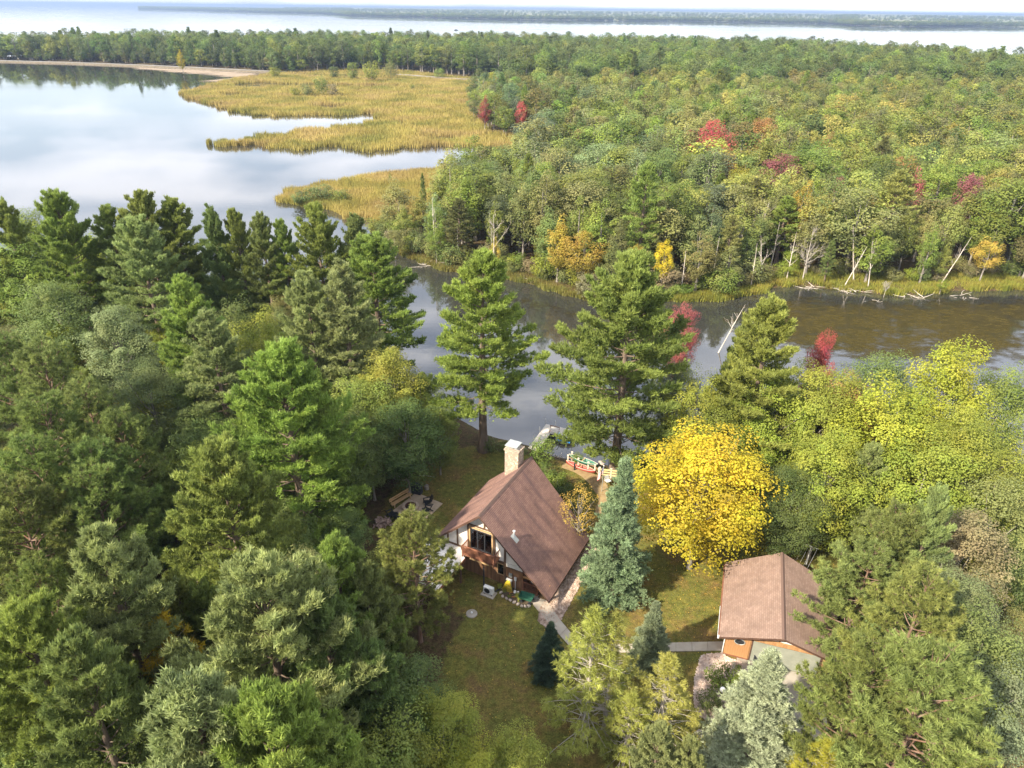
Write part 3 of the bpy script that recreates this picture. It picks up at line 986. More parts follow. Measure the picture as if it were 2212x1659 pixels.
# ------------------------------------------------------------------ woodland across the channel
def nz(x, y, s, k=0):
    """smooth field -1..1"""
    return (np.sin(x * s * 1.7 + k) + np.sin(y * s * 2.3 + k * 1.9 + 1.1) + np.sin((x + y) * s * 1.13 + k * .7) + np.sin((x - y * .6) * s * 2.9 + 2.3 * k)) / 4
SPECIAL = [   # x, y, height, width, colour, kind, label
 (1546, 250, 18, 1.15, 'rd', 'woodland', 'tall crimson maple with purple top in the forest'),
 (1655, 243, 17, 1.2, 'orr', 'woodland', 'rusty orange maple beside the tall crimson one'),
 (1697, 315, 16.5, 1.15, 'pu', 'woodland', 'dull purple-red maple below the rusty orange one'),
 (1578, 312, 15, .9, 'orr', 'woodland', 'peach orange tree at the foot of the crimson maple'),
 (1605, 342, 14, .75, 'ygr', 'woodland', 'yellow tree beside the peach orange one'),
 (1745, 384, 15, .7, 'go', 'woodland', 'orange-yellow crown above the bare trunks'),
 (1817, 372, 13, .5, 'pu', 'woodland', 'small magenta maple above the bare trunks'),
 (1990, 362, 14, .8, 'pu', 'woodland', 'pink-red maple in the upper forest'),
 (1945, 385, 13, .6, 'rd', 'woodland', 'small scarlet maple near the pink-red one'),
 (2112, 362, 15, .9, 'pu', 'woodland', 'dark reddish tree with bare twigs near the picture edge'),
 (1960, 322, 15, .9, 'orr', 'woodland', 'rust-brown tree above the pink-red maple'),
 (1800, 275, 15, .8, 'orr', 'woodland', 'faint orange crown amid yellow-green forest'),
 (2150, 505, 14, 1.1, 'go', 'woodland', 'tan-orange tree near the picture edge above the water'),
 (1047, 203, 14, .85, 'rd', 'woodland', 'dark red maple standing alone at the marsh edge'),
 (1128, 214, 13, .8, 'rd', 'woodland', 'dull red tree behind the marsh edge trees'),
 (1210, 462, 12, 1.0, 'go', 'woodland', 'yellow willow-like tree on the far channel bank'),
 (1265, 492, 10, 1.3, 'go', 'woodland', 'rounded golden willow bush at the far waterline'),
 (1380, 520, 9, 1.0, 'go', 'woodland', 'golden brown bushy tree beside the willow'),
 (1440, 508, 11, .7, 'ye', 'woodland', 'bright yellow-orange tree on the far bank'),
 (1070, 505, 8, .7, 'go', 'woodland', 'small orange-tinted sapling beside the white snag'),
 (2040, 600, 7, 1.3, 'yg', 'woodland', 'yellow-green bush leaning over the brown water'),
 (1400, 352, 19, 1.0, 'wp', 'far_pine', 'large open pine in the forest above the yellow trees'),
 (1800, 520, 12, .9, 'wpb', 'far_pine', 'small dark spruce-like tree among bare trunks by the water'),
 (1135, 185, 16, .8, 'wp', 'far_pine', 'pine with bare lower trunk at the marsh edge'),
 (842, 372, 11, .5, 'dg', 'woodland', 'slim green tree rising from the reed point'),
 (912, 375, 10, .4, 'wpb', 'far_pine', 'thin dark spire tree beside the reed point'),
 (1030, 345, 7, 1.0, 'dg', 'woodland', 'dark round bush at the inlet'),
 (1060, 320, 9, .7, 'yg', 'woodland', 'light green young tree at the inlet'),
 (925, 103, 13, 1.2, 'br', 'woodland', 'reddish-brown tree at the front of the far treeline'),
 (386, 105, 15, .8, 'ye', 'woodland', 'bright yellow tree at the front of the far treeline'),
 (2150, 106, 24, .8, 'wpb', 'far_pine', 'single dark pine standing above the far forest skyline'),
 (1680, 83, 22, 1.1, 'wpb', 'far_pine', 'dark pine clump top on the far skyline'),
]
def on_far_land(x, y, h, keep=1.5):
    """lower the tree until it stands behind the waterline"""
    loc = P(x, y, h)
    while h > 3 and sdist(loc[:2], far_land) < keep and 60 < loc[1] < 400:
        h *= .95
        loc = P(x, y, h)
    return loc
sp_pos = []
for x, y, h, wd, col, kind, lab in SPECIAL:
    h *= 1.12
    loc = on_far_land(x, y, h)
    h = loc[2]
    tree(kind, 'pine_tree' if kind == 'far_pine' else 'woodland_tree', loc, h, wd, col, lab)
    sp_pos.append(loc[:2])
# dead and bare trees
DEAD = [(935, 415, 13, 800, M_dead, .28, 9, 3, 'white dead snag at the mouth of the channel'), (1066, 452, 12, 801, M_dead, .5, 12, 5, 'pale dead tree with forked crown on the far bank'),
        (988, 470, 9, 802, M_dead, .2, 5, 2, 'short straight dead trunk beside the white snag'), (1484, 528, 9, 803, M_dead, .22, 8, 2, 'broken white stub tree on the far waterline'),
        (1195, 388, 13, 804, M_twig, .4, 26, 7, 'grey leafless tree with fine twigs, paler of two'), (1242, 372, 14, 805, M_twig, .4, 26, 7, 'grey leafless tree with fine twigs, taller of two'),
        (1650, 425, 13, 806, M_dead, .5, 12, 5, 'forked bare tree, first of the row of bare trunks'), (1700, 440, 12, 807, M_dead, .4, 10, 5, 'slim bare tree, second of the row of bare trunks'),
        (1748, 415, 14, 808, M_dead, .35, 10, 5, 'tall bare tree in the middle of the row of bare trunks'), (1772, 440, 12, 809, M_dead, .5, 12, 5, 'leaning bare tree with spreading limbs'),
        (1815, 430, 12, 810, M_twig, .55, 20, 6, 'twiggy grey tree, last of the row of bare trunks'), (1555, 500, 10, 811, M_dead, .2, 5, 2, 'straight pale trunk on the far bank'), (1640, 515, 9, 812, M_dead, .2, 5, 2, 'second straight pale trunk on the far bank'),
        (1880, 470, 12, 813, M_dead, .25, 6, 3, 'leaning white birch trunk over the brown water'), (1570, 645, 8, 814, M_dead, .3, 9, 2, 'broken leaning snag on the near bank behind the pointed pine'),
        (2165, 225, 13, 815, M_twig, .45, 18, 6, 'pale twiggy tree near the picture edge in the upper forest'), (1515, 195, 12, 816, M_twig, .45, 18, 6, 'grey twiggy tree in the upper forest'), (1920, 600, 5, 817, M_twig, .7, 22, 6, 'low grey thicket of bare twigs at the waterline'),
        (1610, 470, 11, 820, M_twig, .4, 16, 6, 'grey leafless tree before the first of the bare trunks'), (1668, 498, 10, 821, M_dead, .35, 8, 4, 'low forked bare tree under the first of the row'), (1722, 490, 10, 822, M_dead, .3, 8, 4, 'low bare tree under the tall middle one'), (1760, 480, 11, 823, M_twig, .45, 18, 6, 'grey twiggy tree among the row of bare trunks'), (1845, 520, 9, 824, M_dead, .3, 7, 4, 'leaning pale trunk beside the small dark conifer'), (1905, 510, 10, 825, M_dead, .25, 6, 3, 'pale trunk beyond the leaning birch'), (2065, 500, 10, 826, M_dead, .3, 7, 3, 'thin leaning trunk near the tan-orange tree'), (1530, 430, 12, 827, M_twig, .4, 18, 6, 'grey leafless tree left of the row of bare trunks'.replace('left of', 'before')),
        (1735, 455, 11, 818, M_dead, .4, 8, 4, 'thin bare tree close behind the tall one'), (1685, 470, 10, 819, M_dead, .3, 8, 4, 'short bare tree in the row of bare trunks')]
for x, y, h, seed, m_, spr, n1, tw, lab in DEAD:
    loc = P(x, y, h) if seed == 814 else on_far_land(x, y, h, .5)
    h = loc[2]
    wv, wf = bare_tree(seed, h, spr, n1, tw, lean={809: .3, 813: -.25, 814: .35, 806: .1, 824: .3, 826: .3, 821: -.2, 825: -.15}.get(seed, 0))
    o = link('dead_tree', np_mesh('dead_tree', [(wv, wf, 0, None)], [m_], smooth=True))
    o.location = (loc[0], loc[1], -.9)
    tag(o, lab, 'dead tree')
    NAMED.append((loc[0], loc[1], lab))
sp_pos = np.array(sp_pos)
wr = np.random.default_rng(12)
cand = []
forest_ok = far_land
view_lo, view_hi = -.80, .80
road_b = pp([(860, 163), (1000, 172), (1210, 182)])
open_marsh = pp([(560, 160), (760, 150), (870, 152), (1000, 165), (1230, 172), (1250, 192), (1180, 205), (1020, 215), (1000, 300), (900, 300), (700, 230), (560, 190)])
for d0, d1, s in ((95, 190, 5.6), (190, 300, 6.5), (300, 480, 7.6), (480, 1000, 8.8)):
    ys = np.arange(d0, d1, s * .87)
    for j, yy in enumerate(ys):
        xs = np.arange(-yy * .85, yy * .85 + 1, s) + (j % 2) * s / 2
        q = np.c_[xs, np.full(len(xs), yy)] + wr.normal(0, s * .22, (len(xs), 2))
        cand.append(q)
cand = np.concatenate(cand)
sdf = sdist(cand, far_land)
keep = (sdf > 2.0) & ~in_poly(cand, open_marsh)
cand = cand[keep]; sdf = sdf[keep]
dmin = np.min(np.linalg.norm(cand[:, None] - sp_pos[None], axis=-1), axis=1)
front = np.array([np.min(np.where((sp_pos[:, 1] > a[1]) & (sp_pos[:, 1] - a[1] < 9), np.abs(sp_pos[:, 0] * a[1] / sp_pos[:, 1] - a[0]), 99)) for a in cand])
kp = (dmin > 3.2) & (front > 2.4)
cand = cand[kp]; sdf = sdf[kp]
uu = np.array([proj((a, b, 8)) for a, b in cand])
ok = (uu[:, 0] > -40) & (uu[:, 0] < 2260)
cand = cand[ok]; sdf = sdf[ok]
order = np.argsort(cand[:, 1])
cand = cand[order]; sdf = sdf[order]
PAL = {'mid': ['mg', 'dg', 'mg', 'oak', 'wyg', 'ol', 'mg', 'gl', 'oak'], 'yel': ['wyg', 'mg', 'wyg', 'oak', 'wyg', 'ol', 'mg', 'wy2', 'wyg', 'mg', 'ol', 'oak'], 'far': ['dg', 'dg', 'oak', 'mg', 'dg', 'oak', 'dg']}
WORDS = dict(wyg='yellow-green', wy2='pale yellow', mg='green', dg='dark green', oak='dull green', yg='yellow-green', ol='olive', gl='grey-green', ygr='bright yellow-green', orr='orange-tinged', br='brownish', wpb='bluish green')
ind, rest = [], []
for (x, y), sd_ in zip(cand, sdf):
    zone = 'far' if y > 430 + 60 * nz(x, y, .02) or x < -60 else ('yel' if x > 45 + 25 * nz(x, y, .03, 1) else 'mid')
    pal = PAL[zone]
    k = int((nz(x, y, .09, 2) * .5 + .5) * len(pal) * .8 + wr.uniform(0, len(pal) * .45)) % len(pal)
    col = pal[k]
    h = {'far': 19, 'yel': 14.5, 'mid': 14.5}[zone] * wr.uniform(.66, 1.3)
    if sd_ < 7: h *= .72
    wd = wr.uniform(.8, 1.55)
    (ind if len(ind) < 268 else rest).append((x, y, h, wd, col, zone, sd_))
print('woodland', len(ind), len(rest))
for x, y, h, wd, col, zone, sd_ in ind:
    where = 'at the far edge of the channel' if sd_ < 7 else ('behind the bare trunks across the channel' if x > 32 else 'in the forest across the channel')
    tree('woodland' if wr.random() < .93 else 'far_pine', 'woodland_tree', (x, y), h, wd, col, var=([1, 3, 5][wr.integers(3)] if sd_ < 10 else None), label=beside((x, y), '%s woodland tree' % WORDS[col], 14) or '%s woodland tree standing %s' % (WORDS[col], where), group='woodland trees ' + where, base_z=-.05)

# the farther forest: one mass
def gn_scatter(name, sources, P3, vi, rot, scl, col):
    me = bpy.data.meshes.new(name)
    n = len(P3)
    me.vertices.add(n)
    me.vertices.foreach_set('co', np.asarray(P3, np.float32).ravel())
    for nm, tp, arr, key in (('vi', 'INT', vi, 'value'), ('rot', 'FLOAT', rot, 'value'), ('scl', 'FLOAT_VECTOR', scl, 'vector'), ('icol', 'FLOAT_COLOR', col, 'color')):
        a = me.attributes.new(nm, tp, 'POINT')
        a.data.foreach_set(key, np.asarray(arr, np.int32 if tp == 'INT' else np.float32).ravel())
    o = link(name, me)
    col_ = bpy.data.collections.new(name + '_kinds')
    for i, msh in enumerate(sources):
        q = bpy.data.objects.new('%s_kind_%02d' % (name, i), msh)
        col_.objects.link(q)
    g = bpy.data.node_groups.new(name, 'GeometryNodeTree')
    g.interface.new_socket('Geometry', in_out='INPUT', socket_type='NodeSocketGeometry')
    g.interface.new_socket('Geometry', in_out='OUTPUT', socket_type='NodeSocketGeometry')
    gi = g.nodes.new('NodeGroupInput'); go = g.nodes.new('NodeGroupOutput')
    ci = g.nodes.new('GeometryNodeCollectionInfo'); ci.inputs['Collection'].default_value = col_
    ci.inputs['Separate Children'].default_value = True; ci.inputs['Reset Children'].default_value = True
    ip = g.nodes.new('GeometryNodeInstanceOnPoints'); ip.inputs['Pick Instance'].default_value = True
    def na(nm, t):
        q = g.nodes.new('GeometryNodeInputNamedAttribute'); q.data_type = t; q.inputs['Name'].default_value = nm
        return [s for s in q.outputs if s.name == 'Attribute' and s.enabled][0]
    cx = g.nodes.new('ShaderNodeCombineXYZ')
    l = g.links.new
    l(gi.outputs[0], ip.inputs['Points']); l(ci.outputs[0], ip.inputs['Instance'])
    l(na('vi', 'INT'), ip.inputs['Instance Index'])
    l(na('rot', 'FLOAT'), cx.inputs['Z']); l(cx.outputs[0], ip.inputs['Rotation'])
    l(na('scl', 'FLOAT_VECTOR'), ip.inputs['Scale'])
    l(ip.outputs[0], go.inputs[0])
    md = o.modifiers.new('scatter', 'NODES'); md.node_group = g
    return tag(o, kind='stuff')
src = []
for i in range(6):
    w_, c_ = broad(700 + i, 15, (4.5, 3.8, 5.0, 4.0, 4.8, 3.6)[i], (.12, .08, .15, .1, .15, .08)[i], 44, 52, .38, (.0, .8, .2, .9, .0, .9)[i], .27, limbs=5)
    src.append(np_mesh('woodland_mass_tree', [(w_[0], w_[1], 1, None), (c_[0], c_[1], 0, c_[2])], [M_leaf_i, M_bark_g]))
w_, c_ = conifer(720, 15, 3.2, .15, 1.0, (4, 5), 3, 3, 4, .6, .10, .45, -.05, .8, .3, wp_prof)
src.append(np_mesh('woodland_mass_pine', [(w_[0], w_[1], 1, None), (c_[0], c_[1], 0, c_[2])], [M_leaf_i, M_bark]))
for x, y, h, wd, c, z_, s_ in list(rest):
    if s_ < 26 and y > 380:
        rest.append((x + wr.normal(0, 2), y - wr.uniform(0, 3), h * wr.uniform(.3, .5), 2.2, ['dg', 'oak', 'ol', 'mg'][wr.integers(4)], z_, s_))
rest = np.array([(x, y, h, wd, *np.array(COL[c]) * wr.uniform(.62, 1.35) * wr.uniform(.88, 1.12, 3)) for x, y, h, wd, c, z_, s_ in rest])
n = len(rest)
vi = wr.integers(0, 6, n); vi[wr.random(n) < np.where(rest[:, 1] > 430, .025, .03)] = 6
s1 = rest[:, 2] / 15
gn_scatter('woodland', src, np.c_[rest[:, 0], rest[:, 1], np.full(n, -.1)], vi, wr.uniform(0, 6.28, n),
           np.c_[s1 * rest[:, 3], s1 * rest[:, 3], s1], np.c_[rest[:, 4:7], np.ones(n)])
bpy.data.objects['woodland']['label'] = 'mass of green and yellow forest reaching back to the big lake'

# bushes along the water
br = np.random.default_rng(44)
def along(poly, step, jitter):
    out = []
    for a, b in zip(poly[:-1], poly[1:]):
        k = max(1, int(np.linalg.norm(b - a) / step))
        for j in range(k):
            out.append(a + (b - a) * (j + br.uniform(0, 1)) / k + br.normal(0, jitter, 2))
    return out
for q in along(pp([(820, 515), (880, 546), (960, 572), (1100, 590), (1200, 612), (1290, 640), (1420, 640), (1560, 638), (1640, 612)], WZ) + np.array([0, .2]), 1.5, 1.0):
    bc = ['ol', 'mg', 'yg', 'oak', 'br', 'ol'][br.integers(6)]
    tree('shrub', 'bank_shrub', q, br.uniform(2.5, 5.6), br.uniform(.85, 1.25), bc, beside(q, CWORD[bc] + ' bank shrub', 10) or CWORD[bc] + ' bushy shrub leaning over the far bank of the dark channel', 'shrub', 'shrubs on the far bank of the dark channel', base_z=-.35)
for q in along(pp([(1640, 606), (1720, 600), (1850, 610), (1950, 618), (2050, 610), (2230, 606)], WZ) + np.array([0, 1.6]), 1.9, 1.2):
    bc = ['ol', 'mg', 'yg', 'oak', 'br'][br.integers(5)]
    tree('shrub', 'bank_shrub', q, br.uniform(1.8, 4.2), br.uniform(.8, 1.2), bc, beside(q, CWORD[bc] + ' bank shrub', 10) or CWORD[bc] + ' bushy shrub behind the grassy fringe of the brown channel', 'shrub', 'shrubs behind the grassy fringe', base_z=-.2)
for x, y, h, wd, c, lab in [(660, 174, 8.3, .9, 'ol', 'rounded olive bush in the clump on the upper marsh'), (690, 164, 10.5, .8, 'mg', 'tallest bush of the clump on the upper marsh'), (716, 177, 7.6, .9, 'br', 'grey-brown bush at the end of the marsh clump'),
                            (636, 184, 6, .9, 'yg', 'low yellow-green bush at the start of the marsh clump'), (890, 180, 4, .7, 'mg', 'small lone bush in the middle of the upper marsh'),
                            (760, 130, 12.4, .75, 'mg', 'light green bushy tree near the far marsh edge'), (800, 124, 15, .7, 'yg', 'yellow-green bushy tree near the far marsh edge'), (842, 134, 11, .8, 'ol', 'olive bushy tree near the far marsh edge'), (720, 140, 8.7, .9, 'dg', 'dark low bush near the far marsh edge'), (592, 141, 8, .9, 'yg', 'yellow-green bush at the end of the causeway'),
                            (950, 146, 7, 1.2, 'mg', 'pale green bush beside the distant road'), (1070, 150, 13, .9, 'ygr', 'yellow tree beside the distant road'),
                            (650, 404, 4, 1.5, 'oak', 'dark bush low in the reeds of the near point'), (690, 397, 4.2, 1.6, 'oak', 'dark bush in the middle of the reed point'), (730, 405, 3.6, 1.6, 'mg', 'dark bush at the inner end of the reed point row'),
                            (830, 440, 6, 1.1, 'ol', 'olive bush behind the reed point'), (880, 455, 7, 1.2, 'mg', 'green bush near the channel mouth'), (850, 490, 6, 1.4, 'ol', 'wide olive bush at the channel mouth'), (940, 480, 8, 1.0, 'mg', 'green bush behind the white snag'), (985, 470, 7, 1.0, 'ol', 'olive bush near the white snag')]:
    tree('woodland' if y > 400 and h > 5 else 'shrub', 'marsh_shrub', P(x, y, h), h, wd, c, lab, 'shrub', base_z=-.3)

def driftwood(x, y, n, L, seed, lab):
    rg = np.random.default_rng(seed)
    ps = []
    c = P(x, y, WZ)
    for i in range(n):
        a = rg.uniform(0, 6.28); l_ = L * rg.uniform(.35, 1)
        s = np.array([rg.normal(0, L * .4), rg.normal(0, L * .22), rg.uniform(-.1, .25)])
        lp = limb(s, a, l_, rg.uniform(-.05, .45), rg.uniform(-.2, .3), 5, .25, rg)
        ps.append(tube(lp, np.linspace(.02 + .018 * l_, .012, 5), 5))
    wv, wf = merge(ps)
    o = link('driftwood', np_mesh('driftwood', [(wv, wf, 0, None)], [M_dead], smooth=True))
    o.location = (c[0], c[1], WZ)
    tag(o, lab, 'driftwood')
driftwood(935, 572, 34, 3.2, 1, 'tangle of bleached branches at the channel mouth')
driftwood(1165, 608, 14, 2.6, 2, 'fallen grey branches at the far waterline below the forked dead tree')
driftwood(1832, 628, 46, 3.0, 3, 'heap of bleached branches in front of the small dark conifer')
driftwood(1745, 622, 14, 2.6, 4, 'thin fallen branches beside the bleached heap')
driftwood(1975, 640, 10, 3.0, 5, 'fallen branches at the waterline below the grey thicket')
driftwood(1890, 652, 4, 1.6, 6, 'two forked sticks standing out of the brown water')
driftwood(2080, 640, 9, 2.6, 7, 'branch ends in the water beside the leaning yellow-green bush')
driftwood(1215, 990, 18, 1.1, 8, 'grey driftwood on the near shore beside the dock')

# ------------------------------------------------------------------ reeds
def reed_mat():
    m, n, l = new_mat('golden_reeds')
    out = n('ShaderNodeOutputMaterial')
    ti = n('ShaderNodeAttribute'); ti.attribute_name = 'tint'
    tx = n('ShaderNodeTexCoord')
    no = n('ShaderNodeTexNoise'); no.inputs['Scale'].default_value = .045; no.inputs['Detail'].default_value = 5
    l(tx.outputs['Object'], no.inputs['Vector'])
    r = n('ShaderNodeValToRGB'); e = r.color_ramp.elements
    e[0].position = .34; e[0].color = (.26, .27, .085, 1)
    e[1].position = .66; e[1].color = (.46, .37, .17, 1)
    q = e.new(.5); q.color = (.43, .375, .13, 1)
    l(no.outputs['Fac'], r.inputs[0])
    mu = n('ShaderNodeMix'); mu.data_type = 'RGBA'; mu.blend_type = 'MULTIPLY'; mu.inputs['Factor'].default_value = 1
    rr = n('ShaderNodeValToRGB'); rr.color_ramp.elements[0].color = (.55, .5, .42, 1); rr.color_ramp.elements[1].color = (1.2, 1.15, 1.0, 1)
    l(ti.outputs['Fac'], rr.inputs[0])
    l(r.outputs[0], mu.inputs['A']); l(rr.outputs[0], mu.inputs['B'])
    d = n('ShaderNodeBsdfDiffuse'); t = n('ShaderNodeBsdfTranslucent'); s = n('ShaderNodeMixShader'); s.inputs[0].default_value = .3
    l(mu.outputs['Result'], d.inputs[0]); l(mu.outputs['Result'], t.inputs[0])
    l(d.outputs[0], s.inputs[1]); l(t.outputs[0], s.inputs[2]); l(s.outputs[0], out.inputs[0])
    return m
M_reed = reed_mat()
def reeds(name, poly, n, hgt, wid, seed, label, holes=()):
    rg = np.random.default_rng(seed)
    lo, hi = poly.min(0), poly.max(0)
    q = rg.uniform(lo, hi, (int(n * 4), 2))
    q = q[in_poly(q, poly)]
    for h_ in holes:
        q = q[~in_poly(q, h_)]
    q = q[:n]
    k = len(q)
    hh = hgt * (1 + .22 * nz(q[:, 0], q[:, 1], .21) + .12 * nz(q[:, 0], q[:, 1], .8, 3)) * rg.uniform(.75, 1.15, k)
    B = 3
    a = rg.uniform(0, 3.14, (k, B))
    base = np.c_[q, np.full(k, WZ - .05)][:, None] + rg.normal(0, wid, (k, B, 3)) * np.array([1, 1, 0])
    s = np.stack([np.cos(a), np.sin(a), 0 * a], -1) * wid * .5
    tip = base + np.stack([rg.normal(0, .22, (k, B)), rg.normal(0, .22, (k, B)), hh[:, None] * rg.uniform(.8, 1.1, (k, B))], -1)
    mid = base * .45 + tip * .55
    v = np.stack([base - s, base + s, tip], 2).reshape(-1, 3)
    f = np.arange(k * B * 3).reshape(-1, 3)
    tint = np.clip(np.repeat(rg.normal(.5, .2, k) + .25 * nz(q[:, 0], q[:, 1], .12, 5), B), 0, 1)
    # root mat that the stalks stand on
    parts = [(v, f, 0, tint)]
    o = link(name, np_mesh(name, parts, [M_reed]))
    return tag(o, label, 'reeds', kind='stuff')
marsh_a = rough_outline(pp([(383, 203), (430, 192), (505, 172), (560, 164), (640, 166), (760, 172), (880, 170), (990, 177), (1190, 184), (1230, 192), (1060, 205), (1020, 215), (1025, 262), (1090, 292), (1190, 312), (1165, 321),
                            (1100, 322), (960, 317), (870, 320), (800, 332), (730, 318), (640, 327), (545, 312), (545, 298), (640, 283), (750, 274), (830, 260), (790, 246), (700, 249), (590, 252), (490, 242), (480, 228), (435, 222), (400, 212)], WZ), 5, 3.0, 7)
inner_a = pp([(505, 183), (560, 178), (615, 182), (700, 183), (860, 187), (870, 191), (700, 190), (600, 189), (510, 193)], WZ)
reeds('reed_bed', marsh_a, 80000, 2.2, .30, 71, 'wide golden reed bed between the lake and the far road', holes=(inner_a, pp([(640, 232), (700, 228), (770, 232), (720, 238)], WZ), pp([(880, 300), (960, 296), (1010, 301), (950, 307)], WZ), pp([(840, 262), (880, 266), (905, 272), (860, 271)], WZ), pp([(455, 205), (520, 202), (560, 207), (500, 211)], WZ)))
marsh_b = rough_outline(pp([(593, 432), (612, 416), (700, 397), (860, 377), (930, 371), (1040, 368), (1075, 385), (1060, 430), (960, 455), (880, 500), (830, 500), (740, 466), (650, 446)], WZ), 3, 1.3, 8)
reeds('reed_bed', pp([(560, 163), (600, 152), (700, 146), (790, 150), (870, 152), (990, 165), (1190, 176), (1260, 186), (1250, 196), (1060, 207), (1000, 200), (900, 178), (760, 172), (640, 166)], 0), 24000, 1.9, .30, 74, 'tan reeds and grass on both sides of the far road')
reeds('reed_bed', marsh_b, 34000, 1.8, .18, 72, 'golden reed point reaching into the lake before the channel mouth')
for i, (x, y, r_, lab) in enumerate([(490, 314, 4.2, 'larger round tuft of reeds standing alone in the lake'), (531, 313, 2.6, 'smaller reed tuft between the round one and the reed bed'), (538, 305, 2.0, 'tiny reed tuft behind the smaller one'), (452, 312, .8, 'few thin reeds in open water')]):
    c = P(x, y, WZ)[:2]
    an = np.linspace(0, 6.28, 14)[:-1]
    rg = np.random.default_rng(i)
    reeds('reed_tuft', c + np.c_[np.cos(an), np.sin(an) * .8] * r_ * rg.uniform(.7, 1.2, (13, 1)), int(60 + r_ * r_ * 22), 2.1, .26, 80 + i, lab)
fringe = rough_outline(pp([(1290, 657), (1420, 654), (1560, 652), (1600, 641), (1660, 625), (1720, 618), (1850, 631), (1950, 640), (2050, 630), (2240, 626), (2240, 596), (2050, 598), (1950, 606), (1850, 598), (1720, 588), (1640, 596), (1560, 625), (1420, 630), (1290, 635)], WZ), 2, .6, 9)
fo = reeds('grass_fringe', fringe, 16000, 1.3, .16, 73, 'low green grass along the far edge of the brown channel')
fringe2 = rough_outline(pp([(825, 528), (880, 558), (960, 587), (1100, 605), (1200, 632), (1290, 657), (1290, 638), (1200, 612), (1100, 588), (960, 570), (880, 545), (830, 515)], WZ), 2, .5, 19)
fo2 = reeds('grass_fringe', fringe2, 9000, 1.1, .14, 75, 'olive grass along the far bank of the dark channel')
M_fr = leaf_mat('bank_grass', .3)
fo2.data.materials[0] = M_fr
fo2.color = (.19, .18, .045, 1)
fo.data.materials[0] = M_fr
fo.color = (.25, .245, .045, 1)

# ------------------------------------------------------------------ floating weed on the brown channel and by the causeway
def weed_mat(name, c1, c2, scale, lo, hi, stretch=(1, 1, 1)):
    m, n, l = new_mat(name)
    out = n('ShaderNodeOutputMaterial'); tx = n('ShaderNodeTexCoord'); mpp = n('ShaderNodeMapping'); mpp.inputs['Scale'].default_value = stretch
    l(tx.outputs['Object'], mpp.inputs[0])
    no = n('ShaderNodeTexNoise'); no.inputs['Scale'].default_value = scale; no.inputs['Detail'].default_value = 8; no.inputs['Roughness'].default_value = .72
    l(mpp.outputs[0], no.inputs['Vector'])
    mr = n('ShaderNodeMapRange'); mr.inputs['From Min'].default_value = lo; mr.inputs['From Max'].default_value = hi; mr.inputs['To Max'].default_value = .9
    ed = n('ShaderNodeAttribute'); ed.attribute_name = 'edge'
    mm = n('ShaderNodeMath'); mm.operation = 'ADD'
    l(no.outputs['Fac'], mm.inputs[0]); l(ed.outputs['Fac'], mm.inputs[1]); l(mm.outputs[0], mr.inputs['Value'])
    n2 = n('ShaderNodeTexNoise'); n2.inputs['Scale'].default_value = scale * 3; n2.inputs['Detail'].default_value = 4
    l(mpp.outputs[0], n2.inputs['Vector'])
    mi = n('ShaderNodeMix'); mi.data_type = 'RGBA'; mi.inputs['A'].default_value = (*c1, 1); mi.inputs['B'].default_value = (*c2, 1)
    l(n2.outputs['Fac'], mi.inputs['Factor'])
    d = n('ShaderNodeBsdfDiffuse'); l(mi.outputs['Result'], d.inputs[0])
    t = n('ShaderNodeBsdfTransparent'); s = n('ShaderNodeMixShader')
    l(mr.outputs['Result'], s.inputs[0]); l(t.outputs[0], s.inputs[1]); l(d.outputs[0], s.inputs[2]); l(s.outputs[0], out.inputs[0])
    return m
def weed(name, poly, m, label, z, soft, step):
    lo, hi = poly.min(0), poly.max(0)
    xs = np.arange(lo[0], hi[0] + step, step); ys = np.arange(lo[1], hi[1] + step, step)
    X, Y = np.meshgrid(xs, ys)
    sd_ = sdist(np.stack([X, Y], -1), poly)
    e = np.clip(sd_ / soft, -1, 1) * .22 - .22
    id_ = np.arange(X.size).reshape(X.shape)
    f = np.stack([id_[:-1, :-1], id_[:-1, 1:], id_[1:, 1:], id_[1:, :-1]], -1).reshape(-1, 4)
    kf = (sd_.ravel()[f] > -soft).any(1)
    me = np_mesh(name, [(np.stack([X, Y, np.full(X.shape, z)], -1).reshape(-1, 3), f[kf], 0, None)], [m])
    a = me.attributes.new('edge', 'FLOAT', 'POINT'); a.data.foreach_set('value', e.astype(np.float32).ravel())
    o = link(name, me)
    return tag(o, label, 'water weed', kind='stuff')
weed('water_weed', pp([(1560, 690), (1640, 640), (1750, 640), (1900, 655), (2050, 645), (2260, 650), (2260, 780), (2100, 800), (1900, 790), (1700, 760), (1600, 740)], WZ),
     weed_mat('brown_water_weed', (.034, .027, .010), (.072, .058, .018), .55, .28, .52, (.6, 1, 1)), 'brown-green floating weed over the wide channel', WZ + .012, 6, 2)
weed('water_weed', pp([(1060, 625), (1200, 648), (1330, 680), (1320, 720), (1200, 690), (1090, 660)], WZ),
     weed_mat('dark_water_weed', (.030, .026, .010), (.060, .050, .017), .6, .38, .60, (.6, 1, 1)), 'thin dark weed on the water below the golden willow', WZ + .012, 4, 2)
weed('lily_pads', pp([(280, 144), (420, 150), (560, 158), (565, 166), (480, 178), (420, 176), (500, 168), (420, 160), (300, 150)], WZ),
     weed_mat('tan_lily_pads', (.28, .22, .16), (.36, .29, .22), .12, .22, .5, (.4, 1, 1)), 'tan mat of lily pads along the causeway', WZ + .02, 8, 4)

